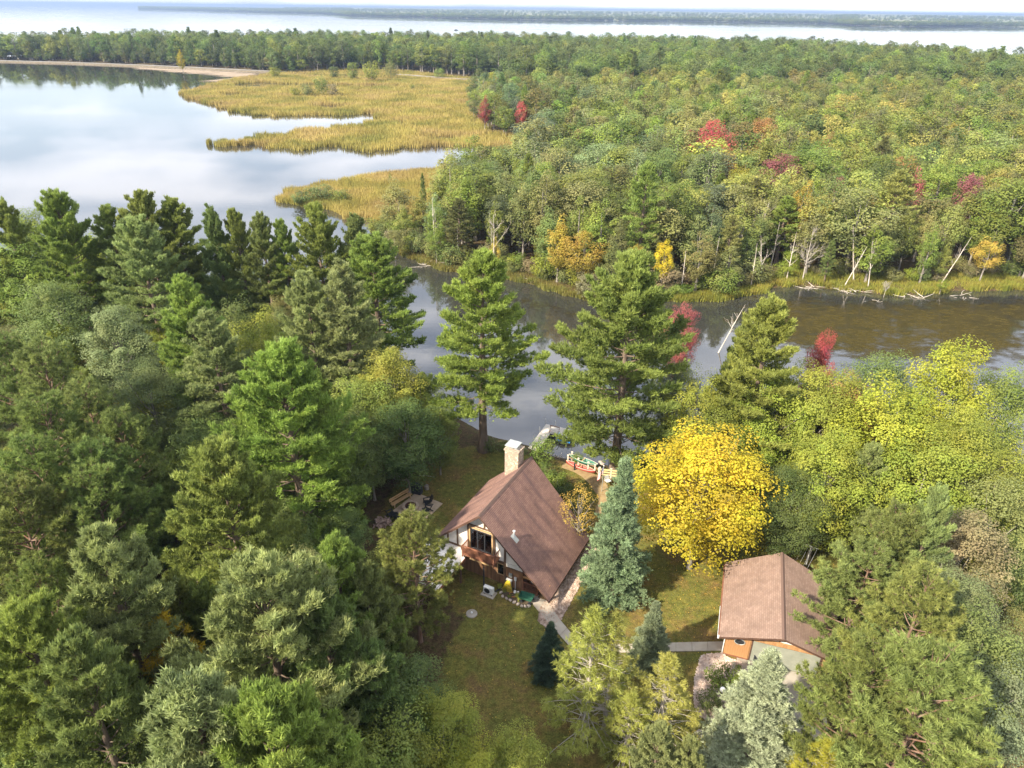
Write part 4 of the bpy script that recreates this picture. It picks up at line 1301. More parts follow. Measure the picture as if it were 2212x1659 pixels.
# ------------------------------------------------------------------ causeway and road
M_road = mat('pale_road', (.20, .18, .16), (.25, .23, .20), .9, .3)
M_riprap = mat('tan_riprap', (.105, .085, .055), (.16, .13, .09), .95, .6, .6, 2)
def road(name, cl, prof_, m_, kind='structure'):
    cl = np.asarray(cl)
    t = nrm(np.gradient(cl, axis=0)); nv = np.c_[-t[:, 1], t[:, 0]]
    v = np.concatenate([np.c_[cl + nv * o_, np.full(len(cl), z_)] for o_, z_ in prof_])
    n = len(cl); k = len(prof_)
    f = [(i * n + j, i * n + j + 1, (i + 1) * n + j + 1, (i + 1) * n + j) for i in range(k - 1) for j in range(n - 1)]
    return tag(link(name, np_mesh(name, [(v, np.array(f), 0, None)], [m_])), kind=kind)
cw = pp([(-500, 124), (-200, 127), (0, 131.5), (150, 135.5), (300, 141), (420, 146.5), (540, 152.5), (620, 156)], 0)
road('causeway', cw, [(-6.5, -1.3), (-4.6, .1), (-3.6, .35), (3.6, .35), (4.6, .1), (7, -1.0)], M_riprap)
road('road', cw, [(-3.1, .40), (3.1, .40)], M_road)
cw2 = pp([(860, 162), (900, 165), (980, 171), (1060, 175), (1130, 178), (1200, 181.5), (1300, 187)], 0)
road('causeway', cw2, [(-7, -.8), (-3.6, .55), (3.6, .55), (7, -.8)], M_riprap)
road('road', cw2, [(-3.1, .6), (3.1, .6)], M_road)

# ------------------------------------------------------------------ far shore beyond the big lake
fs = pp([(300, 19.5), (430, 22.5), (560, 26), (720, 30), (760, 34), (900, 37), (1100, 42), (1300, 44), (1500, 46), (1600, 48), (1800, 51), (1850, 55.5), (1960, 57.5), (2100, 57), (2230, 59), (2500, 64), (3200, 80)], WZ)
rows = [(0, -1.0), (60, 1.5), (400, 3), (1500, 10), (4000, 22), (9000, 34), (14000, 37)]
V, Fs = [], []
for dd_, z_ in rows:
    for q in fs:
        dv = q / np.linalg.norm(q)
        V.append((*(q + dv * dd_), z_ if np.linalg.norm(q) < 6500 else min(z_, 8)))
n = len(fs)
for i in range(len(rows) - 1):
    for j in range(n - 1):
        Fs.append((i * n + j, i * n + j + 1, (i + 1) * n + j + 1, (i + 1) * n + j))
M_fland = mat('far_fields', (.09, .12, .045), (.24, .22, .10), .95, .0016, detail=4)
tag(link('hills', np_mesh('hills', [(np.array(V), np.array(Fs), 0, None)], [M_fland])), kind='structure')
fr2 = np.random.default_rng(91)
pts3, cols, scl = [], [], []
seglen = np.linalg.norm(np.diff(fs, axis=0), axis=1)
cum = np.r_[0, seglen.cumsum()]
for i in range(15000):
    u_ = fr2.uniform(0, cum[-1])
    q = np.array([np.interp(u_, cum, fs[:, 0]), np.interp(u_, cum, fs[:, 1])])
    rr_ = np.linalg.norm(q)
    dd_ = abs(fr2.normal(0, 70)) if fr2.random() < .42 else fr2.uniform(60, 4200) ** 1.0
    p_ = q * (1 + dd_ / rr_)
    if dd_ > 200 and nz(p_[0], p_[1], .004, 4) < -.12 and fr2.random() < .85: continue
    z_ = np.interp(dd_, [r_[0] for r_ in rows], [r_[1] for r_ in rows])
    if rr_ > 6500: z_ = min(z_, 8)
    pts3.append((p_[0], p_[1], z_ - 1))
    s_ = fr2.uniform(1.0, 1.5)
    scl.append((s_ * 2.2, s_ * 2.2, s_))
    cols.append((*np.array(COL[['dg', 'mg', 'dg', 'oak', 'oak', 'ol'][fr2.integers(6)]]) * fr2.uniform(.9, 1.2), 1))
n = len(pts3)
o = gn_scatter('far_shore_woodland', src, np.array(pts3), fr2.integers(0, 6, n), fr2.uniform(0, 6.28, n), np.array(scl), np.array(cols))
o['label'] = 'hazy wooded shore across the big lake'
# a few pale buildings glint on the far shore
M_fb = mat('far_white_building', (.45, .44, .42), rough=.7)
M_fbr = mat('far_grey_roof', (.30, .29, .28), rough=.8)
for i, (x, y, s_) in enumerate([(1075, 37.5, 14), (1310, 39.5, 18), (1345, 39.5, 26), (1990, 51.5, 12), (1840, 45.5, 12)]):
    p_ = P(x, y, 6)
    e = empty('far_building', (p_[0], p_[1], 2), fr2.uniform(-.3, .3), 'tiny pale building glinting on the far shore', 'building', 'pale buildings on the far shore')
    put('wall', MB().box(-s_, s_, -8, 8, 0, 7), M_fb, e)
    put('roof', MB().prism_y([(-s_ - 1, 7), (s_ + 1, 7), (s_ - 5, 10), (-s_ + 5, 10)], -9, 9), M_fbr, e)

# ------------------------------------------------------------------ the chalet
def roof_mat(name, c1, c2, dark, streak):
    m, n, l = new_mat(name)
    out = n('ShaderNodeOutputMaterial'); b = n('ShaderNodeBsdfPrincipled')
    b.inputs['Roughness'].default_value = .85; b.inputs['Specular IOR Level'].default_value = .25
    uv = n('ShaderNodeUVMap')
    bk = n('ShaderNodeTexBrick'); bk.inputs['Scale'].default_value = 1.0
    bk.inputs['Brick Width'].default_value = .32; bk.inputs['Row Height'].default_value = .15; bk.inputs['Mortar Size'].default_value = .008
    bk.inputs['Color1'].default_value = (*c1, 1); bk.inputs['Color2'].default_value = (*c2, 1); bk.inputs['Mortar'].default_value = (*dark, 1)
    l(uv.outputs[0], bk.inputs['Vector'])
    mpp = n('ShaderNodeMapping'); mpp.inputs['Scale'].default_value = (1.1, .16, 1)
    l(uv.outputs[0], mpp.inputs[0])
    no = n('ShaderNodeTexNoise'); no.inputs['Scale'].default_value = 1.0; no.inputs['Detail'].default_value = 5
    l(mpp.outputs[0], no.inputs['Vector'])
    mr = n('ShaderNodeMapRange'); mr.inputs['From Min'].default_value = .47; mr.inputs['From Max'].default_value = .70; mr.inputs['To Max'].default_value = streak
    l(no.outputs['Fac'], mr.inputs['Value'])
    mi = n('ShaderNodeMix'); mi.data_type = 'RGBA'
    l(mr.outputs[0], mi.inputs['Factor']); l(bk.outputs['Color'], mi.inputs['A']); mi.inputs['B'].default_value = (*dark, 1)
    n2 = n('ShaderNodeTexNoise'); n2.inputs['Scale'].default_value = .7; n2.inputs['Detail'].default_value = 4
    l(uv.outputs[0], n2.inputs['Vector'])
    hs = n('ShaderNodeHueSaturation')
    ma = n('ShaderNodeMath'); ma.operation = 'MULTIPLY_ADD'; ma.inputs[1].default_value = .8; ma.inputs[2].default_value = .6
    l(n2.outputs['Fac'], ma.inputs[0]); l(ma.outputs[0], hs.inputs['Value']); l(mi.outputs['Result'], hs.inputs['Color'])
    l(hs.outputs[0], b.inputs['Base Color']); l(b.outputs[0], out.inputs[0])
    return m
M_roof = roof_mat('brown_shingles', (.255, .148, .112), (.200, .113, .087), (.095, .058, .056), .85)
M_roof2 = roof_mat('tan_shingles', (.275, .190, .148), (.225, .150, .116), (.14, .09, .072), .3)
M_fascia = mat('dark_brown_trim', (.075, .040, .028), (.11, .060, .040), .75, 3)
M_stucco = mat('white_stucco', (.84, .80, .74), (.74, .69, .62), .9, 1.2, .3, 20)
M_timber = mat('dark_timber', (.105, .060, .036), (.155, .095, .055), .8, 4, stretch=(1, 1, .2))
M_tan = mat('tan_timber', (.42, .27, .13), (.50, .33, .17), .7, 4, stretch=(1, 1, .2))
M_redwood = mat('redwood_stain', (.185, .075, .042), (.24, .105, .06), .75, 4, stretch=(1, 1, .25))
def board_mat(name, c1, c2, w):
    m, n, l = new_mat(name)
    out = n('ShaderNodeOutputMaterial'); b = n('ShaderNodeBsdfPrincipled'); b.inputs['Roughness'].default_value = .75
    tx = n('ShaderNodeTexCoord'); mpp = n('ShaderNodeMapping'); mpp.inputs['Scale'].default_value = (1, 1, .06)
    l(tx.outputs['Object'], mpp.inputs[0])
    no = n('ShaderNodeTexNoise'); no.inputs['Scale'].default_value = 5; no.inputs['Detail'].default_value = 6
    l(mpp.outputs[0], no.inputs['Vector'])
    mi = n('ShaderNodeMix'); mi.data_type = 'RGBA'; mi.inputs['A'].default_value = (*c1, 1); mi.inputs['B'].default_value = (*c2, 1)
    mr = n('ShaderNodeMapRange'); mr.inputs['From Min'].default_value = .35; mr.inputs['From Max'].default_value = .65
    l(no.outputs['Fac'], mr.inputs[0]); l(mr.outputs[0], mi.inputs['Factor'])
    l(mi.outputs['Result'], b.inputs['Base Color']); l(b.outputs[0], out.inputs[0])
    return m
M_board = board_mat('brown_boards', (.165, .080, .040), (.235, .125, .062), .2)
M_board2 = board_mat('golden_boards', (.330, .165, .068), (.450, .250, .110), .2)
M_stone = None
def stone_mat():
    m, n, l = new_mat('chimney_stone')
    out = n('ShaderNodeOutputMaterial'); b = n('ShaderNodeBsdfPrincipled'); b.inputs['Roughness'].default_value = .9
    tx = n('ShaderNodeTexCoord')
    v = n('ShaderNodeTexVoronoi'); v.inputs['Scale'].default_value = 5.5
    l(tx.outputs['Object'], v.inputs['Vector'])
    r = n('ShaderNodeValToRGB'); e = r.color_ramp.elements
    e[0].color = (.50, .38, .27, 1); e[1].color = (.72, .58, .43, 1)
    q = e.new(.5); q.color = (.40, .29, .22, 1)
    sp_ = n('ShaderNodeSeparateColor'); l(v.outputs['Color'], sp_.inputs[0]); l(sp_.outputs[0], r.inputs[0])
    v2 = n('ShaderNodeTexVoronoi'); v2.inputs['Scale'].default_value = 5.5; v2.feature = 'DISTANCE_TO_EDGE'
    l(tx.outputs['Object'], v2.inputs['Vector'])
    mr = n('ShaderNodeMapRange'); mr.inputs['From Max'].default_value = .08
    l(v2.outputs['Distance'], mr.inputs[0])
    mi = n('ShaderNodeMix'); mi.data_type = 'RGBA'; mi.inputs['A'].default_value = (.38, .31, .25, 1)
    l(mr.outputs[0], mi.inputs['Factor']); l(r.outputs[0], mi.inputs['B']); l(mi.outputs['Result'], b.inputs['Base Color'])
    bp = n('ShaderNodeBump'); bp.inputs['Strength'].default_value = .9; bp.inputs['Distance'].default_value = .06
    l(mr.outputs[0], bp.inputs['Height']); l(bp.outputs[0], b.inputs['Normal'])
    l(b.outputs[0], out.inputs[0])
    return m
M_stone = stone_mat()
M_flash = mat('metal_flashing', (.50, .52, .50), (.62, .64, .62), .45, 3, metal=.6)
M_white = mat('white_paint', (.78, .78, .76), (.70, .70, .68), .5, 3)
M_black = mat('black_plastic', (.018, .020, .024), (.030, .032, .036), .5, 5)
M_green = mat('green_cart', (.03, .11, .07), (.04, .14, .09), .5, 5)
M_conc = mat('pale_concrete', (.36, .31, .25), (.43, .38, .31), .9, 1.4, .25, 18)
M_conc2 = mat('grey_concrete', (.30, .27, .22), (.37, .33, .28), .9, 1.4, .25, 18)
M_asph = mat('grey_asphalt', (.17, .155, .145), (.22, .20, .185), .95, 2, .3, 30)
M_dark = mat('dark_interior', (.02, .018, .016), (.03, .027, .024), .9, 2)
def glass_mat():
    m, n, l = new_mat('window_glass')
    out = n('ShaderNodeOutputMaterial'); g = n('ShaderNodeBsdfGlossy'); g.inputs['Roughness'].default_value = .02
    g.inputs['Color'].default_value = (.85, .9, .95, 1)
    t = n('ShaderNodeBsdfTransparent'); t.inputs[0].default_value = (.75, .82, .84, 1)
    fz = n('ShaderNodeFresnel'); fz.inputs['IOR'].default_value = 1.8
    s = n('ShaderNodeMixShader'); l(fz.outputs[0], s.inputs[0]); l(t.outputs[0], s.inputs[1]); l(g.outputs[0], s.inputs[2]); l(s.outputs[0], out.inputs[0])
    return m
M_glass = glass_mat()

TH = R(63.1)
ho = P(1436 * .72, 1548 * .72, 7.5)
house = empty('chalet', (ho[0], ho[1], 0), TH - math.pi / 2, 'brown roofed chalet with white half-timbered gable and small balcony', 'house')

def roof_slope(name, prof_, y_f, y_b, m, parent, course=.15, lift=.022, thick=.0):
    """shingle courses as real overlapping steps; prof_ from ridge to eave (x, z); y_f(t), y_b(t) front and back edge"""
    prof_ = np.array(prof_, float)
    seg = np.r_[0, np.linalg.norm(np.diff(prof_, axis=0), axis=1).cumsum()]
    T = seg[-1]
    nc = int(T / course)
    s = np.linspace(0, T, nc + 1)
    X = np.interp(s, seg, prof_[:, 0]); Z = np.interp(s, seg, prof_[:, 1])
    V, Fq, U = [], [], []
    cols = 12
    for i in range(nc):
        for (k, lf) in ((i, 0.0), (i + 1, lift)):
            t = s[k] / T
            for j in range(cols + 1):
                y = y_f(t) + (y_b(t) - y_f(t)) * j / cols
                V.append((X[k], y, Z[k] + lf)); U.append((y, s[k]))
        o_ = i * 2 * (cols + 1)
        for j in range(cols):
            Fq.append((o_ + j, o_ + j + 1, o_ + cols + 2 + j, o_ + cols + 1 + j))
        if i:
            for j in range(cols):       # the butt of the course above
                p_ = (i - 1) * 2 * (cols + 1) + cols + 1
                Fq.append((p_ + j, p_ + j + 1, o_ + j + 1, o_ + j))
    me = np_mesh(name, [(np.array(V), np.array(Fq), 0, None)], [m])
    uvl = me.uv_layers.new(name='UVMap')
    U = np.array(U, np.float32)
    li = np.zeros(len(me.loops), np.int32); me.loops.foreach_get('vertex_index', li)
    uvl.data.foreach_set('uv', U[li].ravel())
    if me.polygons[0].normal.z < 0:
        me.flip_normals()
    return link(name, me, parent)
PR = [(0, 7.5), (1.47, 6.1), (2.6, 5.0), (3.87, 3.86), (5.46, 2.45), (6.78, 1.1)]
PL = [(0, 7.5), (-4.78, 2.95)]
fR = lambda t: -.15 * t; bR = lambda t: 10.1 - .9 * t
fL = lambda t: .38 * t; bL = lambda t: 10.1 + .35 * t
ro = roof_slope('roof', PR, fR, bR, M_roof, house)
tag(ro, 'steep brown shingle slope flaring down towards the gravel')
ro2 = roof_slope('roof', PL, fL, bL, M_roof, house)
# boards under the shingles
def slab_under(prof_, yf, yb, m, nm, dz0=-.02, dz1=-.2):
    mb = MB()
    pr = prof_
    n = len(pr)
    seg = np.r_[0, np.linalg.norm(np.diff(np.array(pr), axis=0), axis=1).cumsum()]; seg /= seg[-1]
    v = []
    for (x, z), t in zip(pr, seg):
        v += [(x, yf(t) + .02, z + dz0), (x, yb(t) - .02, z + dz0), (x, yf(t) + .02, z + dz1), (x, yb(t) - .02, z + dz1)]
    f = []
    for i in range(n - 1):
        a = i * 4; b = a + 4
        f += [(a, a + 1, b + 1, b), (a + 2, b + 2, b + 3, a + 3), (a, b, b + 2, a + 2), (a + 1, a + 3, b + 3, b + 1)]
    f += [(0, 2, 3, 1), (4 * n - 4, 4 * n - 3, 4 * n - 1, 4 * n - 2)]
    mb.add(v, f)
    return put(nm, mb, m, house)
slab_under(PR, fR, bR, M_fascia, 'roof_edge', -.012, -.24)
slab_under(PL, fL, bL, M_fascia, 'roof_edge', -.012, -.24)
put('ridge_cap', MB().add([(-.16, -.02, 7.385), (0, -.02, 7.56), (.16, -.02, 7.40), (-.16, 10.12, 7.385), (0, 10.12, 7.56), (.16, 10.12, 7.40)], [(0, 1, 4, 3), (1, 2, 5, 4), (0, 2, 1), (3, 4, 5)]), M_roof2, house)
vp = MB().tube([(2.55, 1.55, 4.9), (2.55, 1.55, 5.75)], .075, 8).tube([(2.55, 1.55, 5.72), (2.55, 1.55, 5.78)], .12, 8)
put('vent_pipe', vp, M_white, ro)
put('vent_flashing', MB().add([(2.35, 1.3, 5.30), (2.35, 1.8, 5.30), (2.95, 1.8, 4.74), (2.95, 1.3, 4.74)], [(0, 3, 2, 1)]), M_flash, ro)
# walls
def roof_z(x, d=.26):
    return np.interp(x, [-4.78, 0, 1.47, 2.6, 3.87, 5.46, 6.78], [2.95, 7.5, 6.1, 5.0, 3.86, 2.45, 1.1]) - d
put('wall', MB().box(-4.2, 3.75, .98, 9.5, 0, 2.5), M_board, house)
xs_ = [-4.2, 0, 1.47, 2.6, 3.75]
put('gable_wall', MB().prism_y([(-4.2, 2.5), (3.75, 2.5)] + [(x, roof_z(x)) for x in xs_[::-1]], 1.0, 9.48), M_stucco, house)
put('stucco_panel', MB().box(2.14, 3.7, .955, 1.0, 2.1, 2.5), M_stucco, house)
# battens over the board wall
for x in np.arange(-2.3, 3.7, .42):
    put('batten', MB().box(x, x + .035, .955, .98, .05, 2.1 if x > 2.1 else 2.48), M_timber, house)
# timbers
for a, b, w in [((-4.55, .95, 2.56), (-2.35, .95, 2.56), .15), ((-2.75, .95, 2.64), (-2.75, .95, 4.62), .13), ((-3.75, .95, 2.64), (-3.75, .95, 3.62), .13), ((-1.62, .94, 2.64), (-1.62, .94, 5.72), .15),
                ((-2.2, .93, 5.42), (1.75, .93, 5.42), .14), ((0.0, .94, 5.5), (0.0, .94, 7.0), .12), ((1.0, .94, 2.7), (1.0, .94, 5.36), .13), ((2.03, .93, 0.0), (2.03, .93, 5.2), .16), ((1.1, .94, 2.44), (2.0, .94, 2.44), .12), ((2.12, .95, 2.12), (3.72, .95, 2.12), .10)]:
    put('timber', MB().bar(a, b, w, w * .7), M_timber, house)
for a, b in [((-1.52, .92, 5.18), (.92, .92, 5.18)), ((-1.46, .925, 2.9), (-1.46, .925, 5.1)), ((.80, .925, 2.9), (.80, .925, 5.1))]:
    put('door_trim', MB().bar(a, b, .13, .1), M_tan, house)
# patio door
pd = put('patio_door', MB().box(-1.38, .72, 1.06, 1.10, 2.92, 4.98), M_dark, house)
for i in range(3):
    x0 = -1.38 + i * .7
    fr_ = MB().box(x0, x0 + .06, .93, 1.0, 2.92, 4.98).box(x0 + .64, x0 + .70, .93, 1.0, 2.92, 4.98).box(x0 + .06, x0 + .64, .93, 1.0, 2.92, 3.0).box(x0 + .06, x0 + .64, .93, 1.0, 4.9, 4.98)
    put('door_frame', fr_, M_black, pd)
    put('pane', MB().box(x0 + .06, x0 + .64, .955, .962, 3.0, 4.9), M_glass, pd)
M_curtain = mat('pale_curtain', (.62, .68, .72), (.45, .55, .62), .9, 5, stretch=(6, 1, 1))
for x0, x1, z0_, z1_ in ((-1.12, -.78, 3.5, 4.5), (-.6, -.02, 3.35, 4.75)):
    mb = MB(); n_ = 9
    v = [(x0 + (x1 - x0) * i / n_, 1.02 + .02 * (i % 2), z) for z in (z0_, z1_) for i in range(n_ + 1)]
    mb.add(v, [(i, i + 1, n_ + 2 + i, n_ + 1 + i) for i in range(n_)])
    put('curtain', mb, M_curtain, pd)
# balcony
bal = put('balcony', MB().box(-1.62, 1.52, -.15, .93, 2.76, 2.86), M_redwood, house)
put('rail', MB().box(-1.66, 1.56, -.19, -.07, 3.74, 3.80), M_redwood, bal)
put('rail', MB().box(-1.64, 1.54, -.16, -.09, 2.95, 3.01), M_redwood, bal)
for x in (-1.6, 1.5):
    put('rail', MB().box(x - .04, x + .04, -.07, .92, 3.74, 3.80), M_redwood, bal)
    put('rail', MB().box(x - .03, x + .03, -.09, .92, 2.95, 3.01), M_redwood, bal)
    put('post', MB().box(x - .05, x + .05, -.18, -.08, 2.60, 3.86), M_redwood, bal)
blm = MB().box(-.018, .018, -.018, .018, 3.01, 3.74).mesh('baluster', M_redwood)
for i in range(24):
    o = link('baluster', blm, bal); o.location = (-1.49 + i * .126, -.125, 0)
for x in (-1.6, 1.5):
    for i in range(7):
        o = link('baluster', blm, bal); o.location = (x, .02 + i * .13, 0)
for x in (-1.3, -.2, 1.1):
    put('joist', MB().box(x - .05, x + .05, -.1, .95, 2.6, 2.755), M_timber, bal)
put('beam', MB().box(-.95, .95, -.02, .10, 2.44, 2.595), M_tan, bal)
# window beside the balcony
wn = put('window', MB().box(1.34, 1.90, .972, .99, 1.05, 2.15), M_dark, house)
put('frame', MB().box(1.26, 1.34, .93, .99, .97, 2.23).box(1.90, 1.98, .93, .99, .97, 2.23).box(1.34, 1.90, .93, .99, 2.15, 2.23).box(1.34, 1.90, .93, .99, .97, 1.05), M_tan, wn)
put('pane', MB().box(1.34, 1.90, .955, .96, 1.05, 2.15), M_glass, wn)
# white porch roof with brown edge, on posts
porch = put('porch_roof', MB().prism([(-5.4, .93), (-5.4, -4.7), (-1.35, -4.7), (-1.35, -.2), (-2.5, .93)], 2.42, 2.5), M_stucco, house)
tag(porch, 'flat white porch roof')
put('edge_board', MB().box(-1.34, -1.28, -4.75, -.2, 2.25, 2.53), M_redwood, porch)
put('edge_board', MB().box(-5.45, -1.34, -4.76, -4.7, 2.25, 2.53), M_redwood, porch)
for x, y in ((-1.5, -4.55), (-5.2, -4.55), (-1.5, -.7)):
    put('post', MB().box(x - .07, x + .07, y - .07, y + .07, 0, 2.415), M_timber, porch)
# entry porch under the flared slope
put('deck', MB().box(3.78, 5.2, .9, 9.0, 0, .22), M_board, house)
rl = put('railing', MB().box(3.8, 5.2, .9, .98, 1.05, 1.13).box(3.8, 5.2, .92, .96, .36, .42), M_redwood, house)
bl2 = MB().box(-.018, .018, -.018, .018, .42, 1.05).mesh('baluster', M_redwood)
for i in range(11):
    o = link('baluster', bl2, rl); o.location = (3.9 + i * .125, .94, 0)
put('rail', MB().box(5.16, 5.22, .98, 3.2, 1.05, 1.13), M_redwood, rl)
for x in (3.82, 5.19):
    put('post', MB().box(x - .05, x + .05, .89, .99, .221, 1.2), M_redwood, rl)
put('post', MB().box(6.25, 6.39, .8, .94, 0, 1.42), M_timber, house)
put('post', MB().box(6.25, 6.39, 8.2, 8.34, 0, 1.42), M_timber, house)
put('lintel_beam', MB().box(3.78, 6.3, .99, 1.13, 1.5, 1.66), M_board2, house)
# chimney
ch = put('chimney', MB().box(-1.95, -.55, 8.4, 9.55, 4.6, 8.62), M_stone, house)
put('crown', MB().box(-2.02, -.48, 8.33, 9.62, 8.62, 8.78), M_stone, ch)
put('flue', MB().box(-1.75, -1.28, 8.65, 9.3, 8.78, 9.06).box(-1.1, -.75, 8.65, 9.3, 8.78, 9.0), M_flash, ch)
put('rain_cap', MB().box(-1.98, -.75, 8.4, 9.6, 9.08, 9.14), M_flash, ch)
# meters and pipes on the front wall
put('meter_box', MB().box(2.45, 2.75, .84, .955, 1.15, 1.55).tube([(2.6, .80, 1.38), (2.6, .84, 1.38)], .09), M_flash, house)
put('meter_box', MB().box(2.98, 3.18, .86, .955, .95, 1.3).tube([(3.08, .9, .02), (3.08, .9, .95)], .03, 6), M_white, house)
put('line_cover', MB().bar((2.2, .90, .1), (2.2, .90, 1.0), .10).bar((2.2, .88, .10), (1.75, -.35, .12), .09), M_black, house)
hw = lambda x, y, z=0: house.matrix_basis @ Vector((x, y, z))
bpy.context.view_layer.update()
def HL(x, y, z=0):
    c_, s_ = math.cos(TH - math.pi / 2), math.sin(TH - math.pi / 2)
    return (ho[0] + x * c_ - y * s_, ho[1] + x * s_ + y * c_, z)
HR = TH - math.pi / 2

# ------------------------------------------------------------------ things beside the chalet
e = empty('heat_pump', HL(1.35, -.75), HR, 'white heat pump with round fan on a concrete pad before the chalet', 'heat pump')
put('pad', MB().box(-.62, .62, -.42, .42, 0, .09), M_conc, e, bevel=.02)
cas = put('casing', MB().box(-.46, .46, -.17, .17, .17, .86), M_white, e, bevel=.03)
put('foot', MB().box(-.40, -.30, -.2, .2, .09, .17), M_black, e); put('foot', MB().box(.30, .40, -.2, .2, .09, .17), M_black, e)
g = MB()
for r_ in (.08, .15, .22, .28):
    a = np.linspace(0, 2 * math.pi, 21)
    g.tube(np.c_[-.1 + r_ * np.cos(a), np.full(21, -.185), .5 + r_ * np.sin(a)], .010, 4)
put('fan_grille', g, M_black, cas)
put('fan_opening', MB().tube([(-.1, -.172, .5), (-.1, -.176, .5)], .27, 20), M_dark, cas)
M_yel = mat('yellow_hose', (.62, .46, .03), (.50, .38, .03), .5, 5)
g = MB(); rg = np.random.default_rng(3)
for i in range(16):
    x = -.35 + i * .046
    g.tube([(x * .3, .12, .95 - .01 * i % .1), (x * .8, 0, .62), (x * 1.1, -.05, .28), (x * 1.4, -.16 + rg.uniform(-.1, .05), .03), (x * 1.2 + .08, -.28, .03)], .018, 5)
o = put('garden_hose', g, M_yel, smooth=True); o.location = HL(2.55, .55); o.rotation_euler = (0, 0, HR)
tag(o, 'yellow garden hose draped in loops against the board wall', 'hose')
o = put('hose_hanger', MB().box(-.2, .2, -.05, .05, .0, .95).box(-.28, .28, -.08, .08, .85, 1.0), M_white); o.location = HL(2.55, .76); o.rotation_euler = (0, 0, HR)
tag(o, 'white stand that carries the yellow hose', 'hose stand')
g = MB().lathe([(.08, 0), (.13, .05), (.13, .22), (.06, .28), (.05, .34)], 10).lathe([(.07, 0), (.10, .05), (.10, .2), (.05, .25)], 10, (.27, -.05, 0))
o = put('watering_jug', g, M_white, smooth=True); o.location = HL(3.3, .42); tag(o, 'pair of white plastic jugs joined by the board wall', 'jug')
M_orange = mat('orange_hose', (.50, .20, .06), (.42, .16, .05), .6, 5)
a = np.linspace(0, 12.5, 60)
o = put('garden_hose', MB().tube(np.c_[.42 * np.cos(a) * (1 + .05 * np.sin(a * 3)), .3 * np.sin(a), .03 + .01 * a], .016, 5), M_orange, smooth=True)
o.location = HL(3.35, .15); tag(o, 'coiled orange hose on the flower bed', 'hose')
# garden cart
e = empty('garden_cart', HL(4.6, .05), HR + .1, 'small dark green wheeled garden cart beside the entry deck', 'cart')
tb = MB().add([(-.5, -.3, .35), (.5, -.3, .35), (.5, .3, .35), (-.5, .3, .35), (-.62, -.38, .66), (.62, -.38, .66), (.62, .38, .66), (-.62, .38, .66)], [(3, 2, 1, 0), (0, 1, 5, 4), (1, 2, 6, 5), (2, 3, 7, 6), (3, 0, 4, 7)])
put('tray', tb, M_green, e)
for x in (-.4, .4):
    for y in (-.33, .33):
        put('wheel', MB().tube([(x, y - .04, .16), (x, y + .04, .16)], .16, 14), M_black, e)
put('handle', MB().tube([(.5, 0, .35), (1.0, 0, .5), (1.25, 0, .85)], .02, 6), M_black, e)
o = put('door_mat', MB().box(-.45, .45, -.28, .28, .105, .125), mat('coir_mat', (.13, .085, .04), (.18, .12, .06), .95, 20)); o.location = HL(5.75, 1.1); o.rotation_euler = (0, 0, HR + .08)
tag(o, 'brown coir mat at the head of the front walk', 'mat')
e = empty('kettle_grill', HL(4.55, 1.6, .22), 0, 'round charcoal grill with grey lid on the entry deck', 'grill')
put('lid', MB().lathe([(.30, .74), (.30, .82), (.24, .95), (.10, 1.02), (.02, 1.03)], 16), M_flash, e, smooth=True)
put('bowl', MB().lathe([(.06, .45), (.22, .52), (.29, .64), (.30, .735)], 16), M_black, e, smooth=True)
for k in range(3):
    a = k * 2.094
    put('leg', MB().tube([(.16 * math.cos(a), .16 * math.sin(a), .5), (.28 * math.cos(a), .28 * math.sin(a), 0)], .015, 6), M_black, e)
o = put('support_post', MB().box(-.06, .06, -.06, .06, 0, 2.0).box(-.05, .05, -.30, .05, 1.99, 2.12), M_black); o.location = HL(.47, -.05)
tag(o, 'dark pole with short arm standing under the balcony', 'pole')
# septic lid and a globe
e = empty('well_cover', (-3.15, 43.7, 0), 0, 'round pale concrete cover with white knob in the shaded lawn', 'cover')
put('lid', MB().lathe([(.48, -.02), (.48, .08), (.42, .12), (.02, .13)], 20), M_conc2, e)
put('knob', MB().lathe([(.05, .125), (.09, .16), (.09, .22), (.03, .27)], 10), M_white, e)
# flower bed with stone edging along the front wall
M_soil = mat('dark_soil', (.07, .05, .03), (.11, .08, .05), .95, 4, .4)
bed = np.array([HL(x, y)[:2] for x, y in [(2.0, .93), (2.0, .1), (2.6, -.45), (3.6, -.55), (4.6, -.65), (5.05, -.35), (5.1, .88), (3.8, .88)]])
tag(sheet('flower_bed', bed, .02, M_soil), kind='structure')
M_rock = mat('edging_stone', (.36, .29, .23), (.50, .42, .36), .9, 3)
def stone_mesh(seed, nm='stone', m_=None):
    rg = np.random.default_rng(seed)
    import bmesh
    bm = bmesh.new(); bmesh.ops.create_icosphere(bm, subdivisions=1, radius=1)
    for v in bm.verts: v.co *= rg.uniform(.72, 1.15)
    me = bpy.data.meshes.new(nm); bm.to_mesh(me); bm.free(); me.materials.append(m_ or M_rock)
    return me
stones = [stone_mesh(i) for i in range(5)]
edge = [HL(*p_) for p_ in [(1.9, .3), (2.2, -.1), (2.55, -.45), (2.95, -.52), (3.35, -.55), (3.75, -.6), (4.15, -.66), (4.5, -.7), (4.8, -.6), (5.05, -.42)]]
for i, q in enumerate(edge):
    o = link('edging_stone', stones[i % 5]); o.location = (q[0], q[1], .06); o.scale = (.2, .15, .13); o.rotation_euler = (0, 0, i * .7)
    tag(o, 'rounded stone in the edging of the flower bed', 'stone', 'edging stones of the flower bed')
